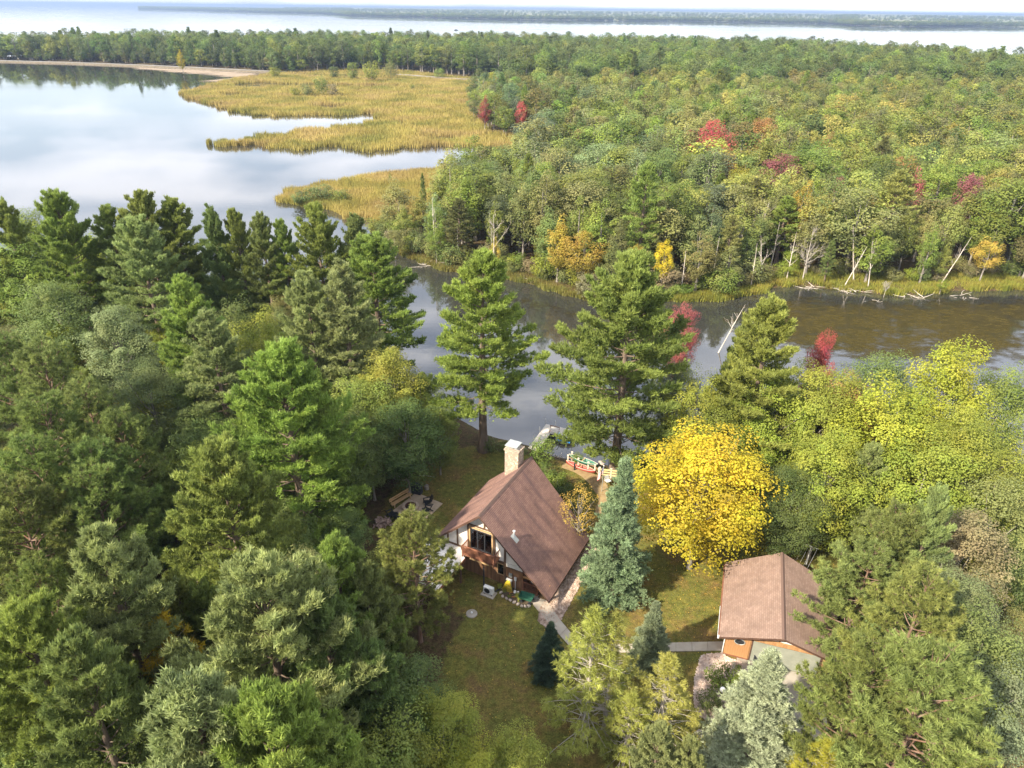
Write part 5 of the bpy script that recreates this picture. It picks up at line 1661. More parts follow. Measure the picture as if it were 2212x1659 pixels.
for i, (x, y) in enumerate([(1.85, .35), (2.4, .15), (3.8, .1), (4.1, -.2), (3.1, -.2)]):
    tree('shrub', 'garden_plant', HL(x, y), [.55, .45, .6, .55, .4][i], .9, 'yg', ['leafy green plant beside the heat pump line', 'low plant under the yellow hose', 'leafy plant between the orange hose and the cart', 'low yellow-green plant at the bed edge', 'small plant at the coiled orange hose'][i], 'plant', rz=i)
# white hydrangea at the chalet corner
e = empty('hydrangea', (*HL(-5.9, .9)[:2], 0), 0, 'bush with big white flower heads at the corner of the chalet', 'shrub')
v0 = VAR['shrub'][0]
t_ = link('crown', v0['crown'], e); t_.scale = (.5, .5, .45); t_.color = (.10, .15, .03, 1)
M_petal = mat('white_petals', (.80, .76, .68), (.68, .62, .52), .8, 8)
fl_ = stone_mesh(9, 'flower_head', M_petal)
rg = np.random.default_rng(6)
for i in range(11):
    o = link('flower_head', fl_, e); a = rg.uniform(0, 6.28); r_ = rg.uniform(.2, .85)
    o.location = (r_ * math.cos(a), r_ * math.sin(a), 1.25 - r_ * .45 + rg.uniform(0, .15)); s_ = rg.uniform(.11, .16); o.scale = (s_, s_, s_ * .85)
put('stem', MB().tube([(0, 0, 0), (.1, .05, .7)], .02, 5).tube([(0, 0, 0), (-.2, .1, .7)], .02, 5), M_bark_g, e)

# ------------------------------------------------------------------ front walk, driveway, gravel
def slabs(name, quads, m_, z, gap=.012):
    root = link(name, None); tag(root, kind='structure')
    for q in quads:
        q = np.array(q, float); c = q.mean(0)
        q = c + (q - c) * (1 - gap / max(.3, np.linalg.norm(q - c, axis=1).min()))
        if np.cross(q[1] - q[0], q[2] - q[1]) < 0: q = q[::-1]
        o = put('slab', MB().prism([tuple(x) for x in q], z - .14, z + random.Random(int(c[0] * 100)).uniform(-.006, .006)), m_, root)
    return root
wl = pp([(1140, 1287), (1153, 1309), (1172, 1331), (1190, 1352), (1209, 1373), (1228, 1395), (1247, 1416)])
wr_ = pp([(1196, 1284), (1187, 1307), (1198, 1323), (1210, 1340), (1225, 1358), (1240, 1376), (1256, 1394)])
qs = [(wl[i], wr_[i], wr_[i + 1], wl[i + 1]) for i in range(6)]
tp_ = pp([(1256, 1394), (1290, 1393), (1324, 1392.5), (1358, 1392), (1392, 1391), (1426, 1390), (1460, 1389), (1494, 1388), (1528, 1387.5), (1562, 1387)])
bt_ = pp([(1247, 1416), (1288, 1413), (1323, 1411), (1358, 1410), (1392, 1409), (1426, 1408.5), (1460, 1408), (1495, 1407.5), (1529, 1407), (1564, 1406)])
qs += [(bt_[i], tp_[i], tp_[i + 1], bt_[i + 1]) for i in range(9)]
slabs('walkway', qs, M_conc, .08)

GT = R(72.4)
go_ = P((2060 + 748 / 2.552) * .72, (1600 + 812 / 2.552) * .72, 4.4)
GR = GT - math.pi / 2
def GL(x, y, z=0):
    c_, s_ = math.cos(GR), math.sin(GR)
    return (go_[0] + x * c_ - y * s_, go_[1] + x * s_ + y * c_, z)
drv = []
for r_ in range(5):
    for c_ in range(2):
        x0 = -2.75 + c_ * 3.2
        y1 = 1.36 - r_ * 3.0
        drv.append([GL(x, y)[:2] for x, y in ((x0, y1 - 3), (x0 + 3.2, y1 - 3), (x0 + 3.2, y1), (x0, y1))])
slabs('driveway', drv, M_conc2, .05)
asph = pp([(1478, 1600), (1510, 1575), (1560, 1600), (1580, 1660), (1590, 1760), (1440, 1760), (1465, 1660)])
tag(sheet('asphalt_drive', rough_outline(asph, 1, .06, 4), .045, M_asph), kind='structure')
def gravel(name, poly, n, seed, label, z=.03, smin=.04, smax=.11, cols=((.42, .31, .25), (.62, .50, .42))):
    M_g = mat(name + '_stones', cols[0], cols[1], .9, 3.0, detail=2)
    M_b = mat(name + '_base', (.22, .16, .12), (.40, .30, .24), .95, 6, .5)
    b = sheet(name, poly, z, M_b); tag(b, kind='structure')
    rg = np.random.default_rng(seed)
    lo, hi = poly.min(0), poly.max(0)
    q = rg.uniform(lo, hi, (n * 3, 2)); q = q[in_poly(q, poly)][:n]
    k = len(q)
    oc = np.array([[1, 0, 0], [0, 1, 0], [-1, 0, 0], [0, -1, 0], [0, 0, .7], [0, 0, -.5]], float)
    fc_ = np.array([[0, 1, 4], [1, 2, 4], [2, 3, 4], [3, 0, 4], [1, 0, 5], [2, 1, 5], [3, 2, 5], [0, 3, 5]])
    s_ = rg.uniform(smin, smax, (k, 1, 1))
    a = rg.uniform(0, 6.28, k)
    v = oc[None] * s_ * rg.uniform(.7, 1.3, (k, 6, 1))
    x = v[..., 0] * np.cos(a)[:, None] - v[..., 1] * np.sin(a)[:, None]; y = v[..., 0] * np.sin(a)[:, None] + v[..., 1] * np.cos(a)[:, None]
    v = np.stack([x + q[:, :1], y + q[:, 1:], v[..., 2] + z + .02], -1).reshape(-1, 3)
    f = (fc_[None] + (np.arange(k) * 6)[:, None, None]).reshape(-1, 3)
    tag(link(name + '_stones', np_mesh(name + '_stones', [(v, f, 0, None)], [M_g])), label, 'gravel', kind='stuff')
Gp = lambda x, y, z=0: P((2060 + x / 2.552) * .72, (1600 + y / 2.552) * .72, z)
gravel('gravel_bed', np.array([Gp(x, y)[:2] for x, y in [(110, 935), (290, 912), (300, 945), (420, 985), (420, 1260), (370, 1290), (300, 1480), (250, 1490), (90, 1395), (55, 1300), (60, 1120)]]), 5200, 11, 'pinkish pebbles of the bed beside the driveway')
gravel('gravel_strip', np.array([HL(x, y)[:2] for x, y in [(6.0, -.4), (6.5, -1.6), (7.4, -1.9), (8.1, -.6), (8.0, 3), (7.9, 9.4), (5.6, 9.4), (5.6, .9), (6.0, .6)]]), 3600, 12, 'brown stones and leaves in the strip under the flared roof', cols=((.25, .17, .12), (.52, .40, .32)))

# ------------------------------------------------------------------ garage
gar = empty('garage', (go_[0], go_[1], 0), GR, 'wooden garage with tan shingle roof and wide pale door', 'garage')
GLEN = 9.9
hr, he, hw_ = 4.4, 2.5, 4.4
fG = lambda t: .62 * t; bG = lambda t: GLEN - .55 * t
tag(roof_slope('roof', [(0, hr), (-hw_, he)], fG, bG, M_roof2, gar), 'sunlit tan roof slope')
tag(roof_slope('roof', [(0, hr), (hw_, he)], fG, bG, M_roof2, gar), 'roof slope under the red pines')
_h = house; house = gar
slab_under([(0, hr), (-hw_, he)], fG, bG, M_fascia, 'roof_edge', -.012, -.20)
slab_under([(0, hr), (hw_, he)], fG, bG, M_fascia, 'roof_edge', -.012, -.20)
house = _h
put('ridge_cap', MB().add([(-.16, -.02, hr - .055), (0, -.02, hr + .05), (.16, -.02, hr - .055), (-.16, GLEN + .02, hr - .055), (0, GLEN + .02, hr + .05), (.16, GLEN + .02, hr - .055)], [(0, 1, 4, 3), (1, 2, 5, 4), (0, 2, 1), (3, 4, 5)]), M_roof2, gar)
YW = 1.4
wall_ = MB().box(-3.8, 3.8, YW + .06, 9.2, 0, 2.46)
put('wall', wall_, M_board2, gar)
put('wall', MB().prism_y([(-3.8, 2.46), (3.8, 2.46), (0, 4.15)], YW + .06, 9.2), M_board2, gar)
bx_ = MB().box(-.085, .085, YW, YW + .055, .12, 2.45).mesh('board', M_board2)
for i, x in enumerate(np.arange(-3.7, -2.0, .18)):
    o = link('board', bx_, gar); o.location = (x, (i % 3) * .004, 0)
hb = MB().box(-.4, .4, YW, YW + .055, -.085, .085).mesh('board', M_board2)
for i, x in enumerate(np.arange(-1.6, 3.7, .81)):
    for j in range(2):
        o = link('board', hb, gar); o.location = (x, (i % 2) * .005, 2.24 + j * .18)
put('base_board', MB().box(-3.84, -1.95, YW - .03, YW + .02, 0, .14), M_redwood, gar)
# gable lights
for x0, x1 in ((-2.55, -1.75), (-1.68, -.06), (.06, 1.68), (1.75, 2.55)):
    zt = lambda x: 4.4 - abs(x) * (1.9 / 4.4) - .30
    pl_ = [(x0, 2.62), (x1, 2.62), (x1, max(2.66, zt(x1) - .0)), (x0, max(2.66, zt(x0)))]
    pn = put('gable_panel', MB().prism_y(pl_, YW + .02, YW + .058), M_white, gar)
put('timber', MB().box(-2.7, 2.7, YW - .01, YW + .05, 2.5, 2.62), M_board2, gar)
put('timber', MB().box(-.06, .06, YW - .01, YW + .05, 2.62, 4.05), M_board2, gar)
# oval window
a = np.linspace(0, 2 * math.pi, 25)[:-1]
ow = put('oval_window', MB().prism_y([(-2.78 + .36 * math.cos(t), 1.72 + .25 * math.sin(t)) for t in a], YW - .012, YW - .004), M_black, gar)
g = MB()
g.tube(np.c_[-2.78 + .39 * np.cos(np.r_[a, a[0]]), np.full(25, YW - .015), 1.72 + .28 * np.sin(np.r_[a, a[0]])], .035, 6)
put('frame', g, M_flash, ow)
# garage door: four sections
M_gdoor = mat('pale_garage_door', (.22, .23, .185), (.27, .275, .225), .6, 1.5)
gd = put('garage_door', MB().box(-1.82, 3.08, YW + .03, YW + .052, .02, 2.13), M_dark, gar)
for k in range(4):
    put('door_section', MB().box(-1.80, 3.06, YW - .01, YW + .028, .03 + k * .525, .03 + k * .525 + .515), M_gdoor, gd, bevel=.008)
put('jamb', MB().box(-1.92, -1.82, YW - .04, YW + .05, 0, 2.2), M_fascia, gd)
put('jamb', MB().box(3.08, 3.18, YW - .04, YW + .05, 0, 2.2), M_fascia, gd)
put('gutter', MB().box(-hw_ - .10, -hw_ - .0, .75, 9.2, he - .20, he - .08), M_redwood, gar)
put('downspout', MB().bar((-hw_ - .06, 1.0, he - .20), (-3.9, 1.5, 1.8), .07).bar((-3.9, 1.5, 1.8), (-3.9, 1.5, .1), .07).box(-hw_ - .12, -hw_ + .01, .66, .82, he - .22, he - .02).bar((-hw_ - .115, .75, he - .05), (-hw_ - .115, 4.0, he - .05), .03), M_white, gar)

# basketball hoop
hb_ = (17.1, 35.75)
e = empty('basketball_hoop', (hb_[0], hb_[1], 0), .25, 'portable black basketball hoop with red rim beside the driveway', 'basketball hoop')
put('base', MB().add([(-.62, -.4, 0), (.5, -.4, 0), (.5, .4, 0), (-.62, .4, 0), (-.55, -.34, .2), (.42, -.34, .26), (.42, .34, .26), (-.55, .34, .2)], [(3, 2, 1, 0), (4, 5, 6, 7), (0, 1, 5, 4), (1, 2, 6, 5), (2, 3, 7, 6), (3, 0, 4, 7)]), M_black, e, bevel=.03)
put('pole', MB().tube([(.35, 0, .2), (.42, 0, 2.6), (.55, 0, 2.95), (.95, 0, 3.15)], .055, 10), M_black, e, smooth=True)
bb = put('backboard', MB().box(.97, 1.02, -.62, .62, 2.85, 3.6), M_black, e)
put('backboard_line', MB().box(1.022, 1.026, -.6, .6, 2.87, 2.91).box(1.022, 1.026, -.6, .6, 3.54, 3.58).box(1.022, 1.026, -.6, -.56, 2.91, 3.54).box(1.022, 1.026, .56, .6, 2.91, 3.54), M_white, bb)
a = np.linspace(0, 2 * math.pi, 21)
M_rim = mat('red_rim', (.55, .07, .04), (.45, .06, .04), .5, 3)
put('rim', MB().tube(np.c_[1.28 + .23 * np.cos(a), .23 * np.sin(a), np.full(21, 3.05)], .014, 6), M_rim, bb)
net = MB()
for i in range(10):
    t = i * .628
    net.tube([(1.28 + .22 * math.cos(t), .22 * math.sin(t), 3.04), (1.28 + .14 * math.cos(t + .3), .14 * math.sin(t + .3), 2.65)], .006, 3)
put('net', net, M_white, bb)
for i, (x, y, lab) in enumerate([(-.38, .12, 'concrete block on the hoop base, outer of two'), (.02, .10, 'concrete block on the hoop base, next to the pole')]):
    o = put('concrete_block', MB().box(-.10, .10, -.2, -.12, 0, .2).box(-.10, .10, .12, .2, 0, .2).box(-.10, .10, -.04, .04, 0, .2).box(-.10, -.07, -.12, .12, 0, .2).box(.07, .10, -.12, .12, 0, .2), M_conc)
    o.location = (hb_[0] + x, hb_[1] + y, .245); o.rotation_euler = (0, 0, .25); tag(o, lab, 'block')
# lamp posts
M_globe = mat('white_globe', (.82, .82, .80), (.78, .78, .76), .3, 3)
def lamp_post(loc, h, label):
    e = empty('lamp_post', (*loc, 0), 0, label, 'lamp')
    put('pole', MB().tube([(0, 0, -.3), (0, 0, h)], .04, 8), M_black, e)
    put('base', MB().lathe([(.10, 0), (.10, .1), (.05, .2)], 10), M_black, e)
    put('collar', MB().lathe([(.05, h - .02), (.09, h + .03), (.09, h + .06)], 10), M_black, e)
    put('globe', MB().lathe([(.08, h + .06)] + [(.21 * math.sin(t), h + .25 - .21 * math.cos(t)) for t in np.linspace(.5, 3.0, 9)] + [(.01, h + .46)], 16), M_globe, e, smooth=True)
lamp_post((15.49, 35.1), 1.45, 'globe lamp on a short post between two bushes in the gravel bed')
lamp_post((10.86, 65.7), 2.1, 'globe lamp on a black post by the dock pines')
tree('shrub', 'garden_shrub', Gp(270, 1185)[:2], 2.4, 1.05, 'mg', 'larger rounded green shrub in the gravel bed', 'shrub', var=0)
tree('shrub', 'garden_shrub', Gp(175, 1335)[:2], 1.5, 1.15, 'dg', 'smaller clipped dark green shrub in the gravel bed', 'shrub', var=1)
tree('shrub', 'garden_shrub', Gp(400, 1035)[:2], .5, .8, 'mg', 'tiny plant at the driveway end of the gravel bed', 'shrub', var=2)
o = put('garden_curb', MB().box(-.12, .12, -.75, .75, 0, .28), M_conc2); o.location = GL(-2.95, -.1); o.rotation_euler = (0, 0, GR); tag(o, 'short concrete curb block between gravel bed and driveway', 'curb')
# clothesline post behind the garage
e = empty('clothesline_post', (27.3, 50.2, 0), -.62, 'white T-shaped clothesline post behind the garage', 'clothesline')
put('post', MB().tube([(0, 0, 0), (0, 0, 2.2)], .05, 8), M_white, e)
put('crossbar', MB().tube([(-.65, 0, 2.2), (.65, 0, 2.2)], .045, 8), M_white, e)
put('brace', MB().tube([(0, 0, 1.6), (.35, 0, 2.18)], .025, 6), M_white, e)
for x in (-.55, -.18, .18, .55):
    put('line', MB().tube([(x, 0, 2.25), (x, -1.7, 2.17), (x, -3.4, 2.25)], .010, 4), M_white, e)
put('post', MB().tube([(0, -3.4, 0), (0, -3.4, 2.2)], .05, 8), M_white, e)
put('crossbar', MB().tube([(-.65, -3.4, 2.2), (.65, -3.4, 2.2)], .045, 8), M_white, e)

# ------------------------------------------------------------------ fire pit terrace
M_pav = mat('tan_pavers', (.36, .27, .19), (.46, .36, .26), .9, 1.2, .3, 10)
t0, t1, t2, t3 = (np.array(v) for v in ((-11.95, 57.3), (-8.55, 55.7), (-6.95, 58.65), (-9.9, 60.5)))
paving = link('fire_pit_terrace', None); tag(paving, kind='structure')
nu, nv_ = 9, 9
pts_ = lambda a, b: (t0 * (1 - a) + t1 * a) * (1 - b) + (t3 * (1 - a) + t2 * a) * b
pvr = np.random.default_rng(8)
for i in range(nu):
    for j in range(nv_):
        q = np.array([pts_(i / nu, j / nv_), pts_((i + 1) / nu, j / nv_), pts_((i + 1) / nu, (j + 1) / nv_), pts_(i / nu, (j + 1) / nv_)])
        c = q.mean(0); q = c + (q - c) * .965
        put('paver', MB().prism([tuple(x) for x in q], -.05, .05 + pvr.uniform(-.004, .006)), M_pav, paving)
fp = (-10.14, 57.85)
e = empty('fire_pit', (*fp, .05), 0, 'round stone fire pit ring with dark ashes on the terrace', 'fire pit')
M_ring = mat('ring_stone', (.40, .30, .22), (.52, .42, .32), .9, 4, .3)
for k in range(14):
    a0, a1 = k * 2 * math.pi / 14 + .015, (k + 1) * 2 * math.pi / 14 - .015
    pl_ = [(.58 * math.cos(a0), .58 * math.sin(a0)), (.86 * math.cos(a0), .86 * math.sin(a0)), (.86 * math.cos(a1), .86 * math.sin(a1)), (.58 * math.cos(a1), .58 * math.sin(a1))]
    put('ring_block', MB().prism(pl_, 0, .30 + pvr.uniform(-.01, .02)), M_ring, e)
M_rust = mat('rusty_steel', (.16, .075, .05), (.09, .05, .04), .8, 4)
put('steel_ring', MB().lathe([(.56, 0), (.56, .36), (.52, .36), (.52, .06), (.01, .05)], 24), M_rust, e)
put('ash', MB().lathe([(.50, .07), (.3, .12), (.02, .15)], 16), M_dark, e)
def bench(loc, rz, L, label, m_=M_tan):
    e = empty('bench', (*loc, .05), rz, label, 'bench')
    for i in range(3):
        put('seat_plank', MB().box(-L / 2, L / 2, -.24 + i * .155, -.24 + i * .155 + .14, .42, .46), m_, e)
    for i in range(2):
        z = .56 + i * .2; y = .27 + i * .05
        put('back_plank', MB().box(-L / 2, L / 2, y, y + .04, z, z + .17), m_, e)
    for x in (-L / 2 + .25, L / 2 - .25):
        put('leg', MB().box(x - .05, x + .05, -.22, -.13, 0, .415), m_, e)
        put('leg', MB().bar((x, .2, 0), (x, .36, .95), .08), m_, e)
bench((-11.2, 58.75), math.atan2(1.9, 1.62), 2.6, 'long pale wooden bench beside the fire pit')
def adirondack(loc, rz, label):
    e = empty('lawn_chair', (*loc, .05), rz, label, 'chair', 'dark chairs round the fire pit')
    for i in range(5):
        put('seat_slat', MB().bar((-.27, -.36 + i * .125, .36 - i * .028), (.27, -.36 + i * .125, .36 - i * .028), .11, .025), M_black, e)
    for i in range(5):
        x = -.24 + i * .12
        put('back_slat', MB().bar((x, .22, .26), (x * 1.15, .52, .98 - abs(i - 2) * .05), .10, .022), M_black, e)
    for x in (-.34, .34):
        put('arm', MB().box(x - .07, x + .07, -.42, .36, .55, .58), M_black, e)
        put('leg', MB().box(x - .025, x + .025, -.40, -.31, 0, .55), M_black, e)
        put('leg', MB().bar((x * .85, -.36, .33), (x * .85, .5, .02), .04, .09), M_black, e)
for (x, y, lab) in [(-8.45, 58.55, 'dark lawn chair at the corner of the terrace towards the lake'), (-8.35, 57.25, 'dark lawn chair midway along the terrace edge towards the chalet'), (-9.0, 56.15, 'dark lawn chair behind the tip of the red pine'),
                    (-11.15, 55.95, 'dark lawn chair nearest the log pile'), (-11.95, 56.45, 'dark lawn chair between bench and log pile')]:
    adirondack((x, y), math.atan2(fp[1] - y, fp[0] - x) + math.pi / 2, lab)
# covered barbecue
M_cover = mat('black_cover', (.020, .021, .025), (.035, .036, .042), .75, 3, .4, 6)
o = put('covered_barbecue', MB().add([(-.75, -.35, 0), (.75, -.35, 0), (.75, .35, 0), (-.75, .35, 0), (-.72, -.33, .85), (.72, -.33, .85), (.72, .33, .85), (-.72, .33, .85), (-.4, -.28, 1.12), (.4, -.28, 1.12), (.4, .28, 1.15), (-.4, .28, 1.15)],
        [(3, 2, 1, 0), (0, 1, 5, 4), (1, 2, 6, 5), (2, 3, 7, 6), (3, 0, 4, 7), (4, 5, 9, 8), (5, 6, 10, 9), (6, 7, 11, 10), (7, 4, 8, 11), (8, 9, 10, 11)]), M_cover, bevel=.06)
o.location = (-10.0, 60.55, 0); o.rotation_euler = (0, 0, -.35); tag(o, 'barbecue under a black cover at the back of the terrace', 'barbecue')
# log pile
M_log = mat('split_logs', (.20, .13, .10), (.34, .25, .20), .95, 5)
lr = np.random.default_rng(15)
logs = [MB().tube([(0, -.22, 0), (0, .22, 0)], r_, 7).mesh('log', M_log) for r_ in (.07, .09, .11)]
for i in range(60):
    o = link('log', logs[i % 3]); lay = i // 22
    o.location = (-12.45 + lr.normal(0, .55) * (1 - .2 * lay), 55.35 + lr.normal(0, .38) * (1 - .2 * lay), .09 + lay * .15 + lr.uniform(0, .04))
    o.rotation_euler = (lr.normal(0, .2), lr.normal(0, .2), lr.uniform(0, 3.1)); tag(o, 'split log in the heap below the fire pit', 'log', 'logs heaped by the fire pit')
o = put('fallen_branch', MB().tube([(0, 0, .05), (.8, -.12, .12), (1.7, -.2, .04)], [.03, .025, .012], 6), M_dead); o.location = P(905, 1028); tag(o, 'pale fallen branch on the shaded lawn beyond the terrace', 'branch')
o = put('tree_stump', MB().lathe([(.3, -.1), (.26, .1), (.24, .42), (.2, .44)], 12), M_bark_g); o.location = (-8.9, 61.2, 0); tag(o, 'grey stump at the lawn edge beyond the covered barbecue', 'stump')

# ------------------------------------------------------------------ dock and shore
M_dock = mat('weathered_dock', (.50, .45, .38), (.60, .55, .48), .9, 2, .2, 12)
dk = empty('dock', (2.0, 69.6, 0), 0, 'L-shaped pale grey dock reaching into the channel', 'dock')
DZ = -.22
A0 = np.array([2.5, 69.3]); A1 = np.array([4.85, 74.9]); dv = (A1 - A0) / np.linalg.norm(A1 - A0); nvv = np.array([dv[1], -dv[0]])
Ld = np.linalg.norm(A1 - A0)
def plank(c, d_, w, L_, nm='plank'):
    c = np.array(c); d_ = np.array(d_); n_ = np.array([-d_[1], d_[0]])
    q = [c - d_ * L_ / 2 - n_ * w / 2, c + d_ * L_ / 2 - n_ * w / 2, c + d_ * L_ / 2 + n_ * w / 2, c - d_ * L_ / 2 + n_ * w / 2]
    o = put(nm, MB().prism([tuple(x - np.array([2.0, 69.6])) for x in q], DZ - .05, DZ), M_dock, dk)
k = 26
for i in range(k):
    plank(A0 + dv * (i + .5) * Ld / k, nvv, Ld / k * .95, 1.25)
B0 = A1 + nvv * .64 - dv * .95
for i in range(15):
    plank(B0 + nvv * (.09 + i * .18), dv, .17, 1.9)
for (a_, b_) in ((A0, A1), ):
    put('stringer', MB().bar((*(a_ - nvv * .5 - np.array([2, 69.6])), DZ - .12), (*(b_ - nvv * .5 - np.array([2, 69.6])), DZ - .12), .1).bar((*(a_ + nvv * .5 - np.array([2, 69.6])), DZ - .12), (*(b_ + nvv * .5 - np.array([2, 69.6])), DZ - .12), .1), M_dock, dk)
for i, q in enumerate([A0 + dv * 2 - nvv * .68, A0 + dv * 4 - nvv * .68, A1 - nvv * .68, A1 + nvv * .6 + dv * .1, A1 + nvv * 2 + dv * .1, A1 + nvv * 3.3 + dv * .1, A0 + dv * 2.4 + nvv * .68, B0 + nvv * 2.75 - dv * .9]):
    q = q - np.array([2, 69.6])
    put('dock_post', MB().tube([(*q, -2.4), (*q, .55)], .03, 6), M_flash, dk)
e = empty('dock_bench', (5.15, 73.05, DZ), math.atan2(nvv[1], nvv[0]), 'low bench with back rail standing on the dock', 'bench')
put('seat', MB().box(-.6, .6, -.2, .2, .42, .46), M_dock, e)
put('back_rail', MB().box(-.6, .6, .2, .24, .75, .85), M_redwood, e)
for x in (-.55, .55):
    put('leg', MB().box(x - .03, x + .03, -.18, -.12, 0, .42), M_redwood, e); put('leg', MB().box(x - .03, x + .03, .2, .26, 0, .85), M_redwood, e)
# small blue boat at the dock
def hull(L, Wd, Hh, m_out, nm, parent=None, flare=1.0, rocker=.2, open_=True, zoff=0):
    sec = 13; ring = []
    for i in range(sec):
        t = i / (sec - 1) * 2 - 1
        w = Wd / 2 * max(.02, (1 - abs(t) ** 2.4)); zb = rocker * Hh * abs(t) ** 2.5; zt = Hh * (1 + .25 * abs(t) ** 3)
        pr = [(-w, zt), (-w * .95, zb + (zt - zb) * .45), (-w * .6, zb + .1 * Hh), (0, zb), (w * .6, zb + .1 * Hh), (w * .95, zb + (zt - zb) * .45), (w, zt)]
        ring.append([(t * L / 2, y, z + zoff) for y, z in pr])
    v = [p_ for r_ in ring for p_ in r_]; n_ = 7
    f = [(i * n_ + j, (i + 1) * n_ + j, (i + 1) * n_ + j + 1, i * n_ + j + 1) for i in range(sec - 1) for j in range(n_ - 1)]
    if not open_:
        f += [(i * n_, i * n_ + n_ - 1, (i + 1) * n_ + n_ - 1, (i + 1) * n_) for i in range(sec - 1)]
    o = put(nm, MB().add(v, f), m_out, parent, smooth=True)
    sm = o.modifiers.new('thickness', 'SOLIDIFY'); sm.thickness = .03
    return o
M_blue = mat('bright_blue_plastic', (.02, .22, .62), (.03, .30, .72), .35, 4)
M_lblue = mat('light_blue_plastic', (.25, .55, .80), (.30, .62, .85), .4, 4)
e = empty('pedal_boat', (6.35, 71.75, WZ - .1), -.35, 'bright blue small boat moored at the end of the dock', 'boat')
hull(2.5, 1.3, .38, M_black, 'hull', e, open_=False)
put('deck', MB().box(-.95, .8, -.5, .5, .40, .52), M_blue, e, bevel=.08)
put('seat', MB().box(-.5, .1, -.42, .42, .52, .78), M_blue, e, bevel=.1)
put('seat_back', MB().add([(-.62, -.42, .55), (-.5, -.42, .55), (-.5, .42, .55), (-.62, .42, .55), (-.85, -.36, 1.15), (-.75, -.36, 1.18), (-.75, .36, 1.18), (-.85, .36, 1.15)], [(3, 2, 1, 0), (4, 5, 6, 7), (0, 1, 5, 4), (1, 2, 6, 5), (2, 3, 7, 6), (3, 0, 4, 7)]), M_lblue, e, bevel=.05)
put('console', MB().box(.35, .65, -.25, .25, .52, .85), M_lblue, e, bevel=.08)
# post and rail fence with capped white posts
M_wpost = mat('cream_posts', (.66, .56, .44), (.74, .65, .53), .8, 5)
fence_pts = [(6.35, 66.35), (7.46, 65.75), (8.5, 65.0), (9.2, 64.55), (9.55, 63.85)]
fe = empty('rail_fence', (6.35, 66.35, 0), 0, 'low rail fence with cream capped posts above the shore', 'fence')
def post(e_, p_, o_, h=1.0):
    q = (p_[0] - o_[0], p_[1] - o_[1])
    po = put('post', MB().box(q[0] - .07, q[0] + .07, q[1] - .07, q[1] + .07, -.1, h), M_wpost, e_)
    put('cap', MB().box(q[0] - .10, q[0] + .10, q[1] - .10, q[1] + .10, h, h + .07), M_wpost, po)
for p_ in fence_pts + [(6.85, 67.0)]:
    post(fe, p_, (6.35, 66.35))
M_rail = mat('brown_rails', (.22, .12, .08), (.30, .18, .12), .85, 4)
for a_, b_ in zip(fence_pts[:-1], fence_pts[1:]):
    for z in (.35, .8):
        put('rail', MB().bar((a_[0] - 6.35, a_[1] - 66.35, z), (b_[0] - 6.35, b_[1] - 66.35, z), .05, .12), M_rail, fe)
f2 = empty('board_fence', (9.6, 63.8, 0), 0, 'fence of three pale yellow boards joining the rail fence', 'fence')
M_yb = mat('pale_yellow_boards', (.62, .48, .22), (.70, .56, .30), .8, 4)
for z in (.35, .68, 1.0):
    put('board', MB().bar((0, -.02, z), (2.6, -.5, z), .05, .17), M_yb, f2)
for q in ((9.62, 63.8), (10.85, 63.6), (12.1, 63.35)):
    post(f2, q, (9.6, 63.8), 1.15)
# canoes leaning along the fence
M_red = mat('red_canoe', (.30, .055, .04), (.36, .08, .06), .45, 3)
M_cgreen = mat('green_canoe', (.03, .12, .08), (.045, .16, .11), .45, 3)
cdir = math.atan2(64.55 - 66.1, 9.1 - 6.7)
for z, m_, lab, off in ((.10, M_red, 'red canoe lying on its side along the rail fence', -.33), (.62, M_cgreen, 'green canoe with white gunwale above the red one on the rail fence', .30)):
    e = empty('canoe', (7.85 + off * .5, 65.42 + off * .8, z), cdir, lab, 'canoe')
    h_ = hull(3.6, .8, .34, m_, 'hull', e, open_=True)
    a = np.linspace(-1, 1, 13)
    for sg in (-1, 1):
        put('gunwale', MB().tube(np.c_[a * 1.8, sg * .4 * np.maximum(.02, 1 - np.abs(a) ** 2.4), .34 * (1 + .25 * np.abs(a) ** 3)], .018, 6), M_wpost, h_)
    put('thwart', MB().box(-.05, .05, -.36, .36, .30, .33), M_tan, h_)
e = empty('path_light', (7.0, 65.0, 0), 0, 'short black post standing before the canoes', 'post')
put('post', MB().box(-.07, .07, -.07, .07, 0, .85), M_black, e); put('cap', MB().lathe([(.12, .85), (.12, .9), (.02, .98)], 8), M_black, e)
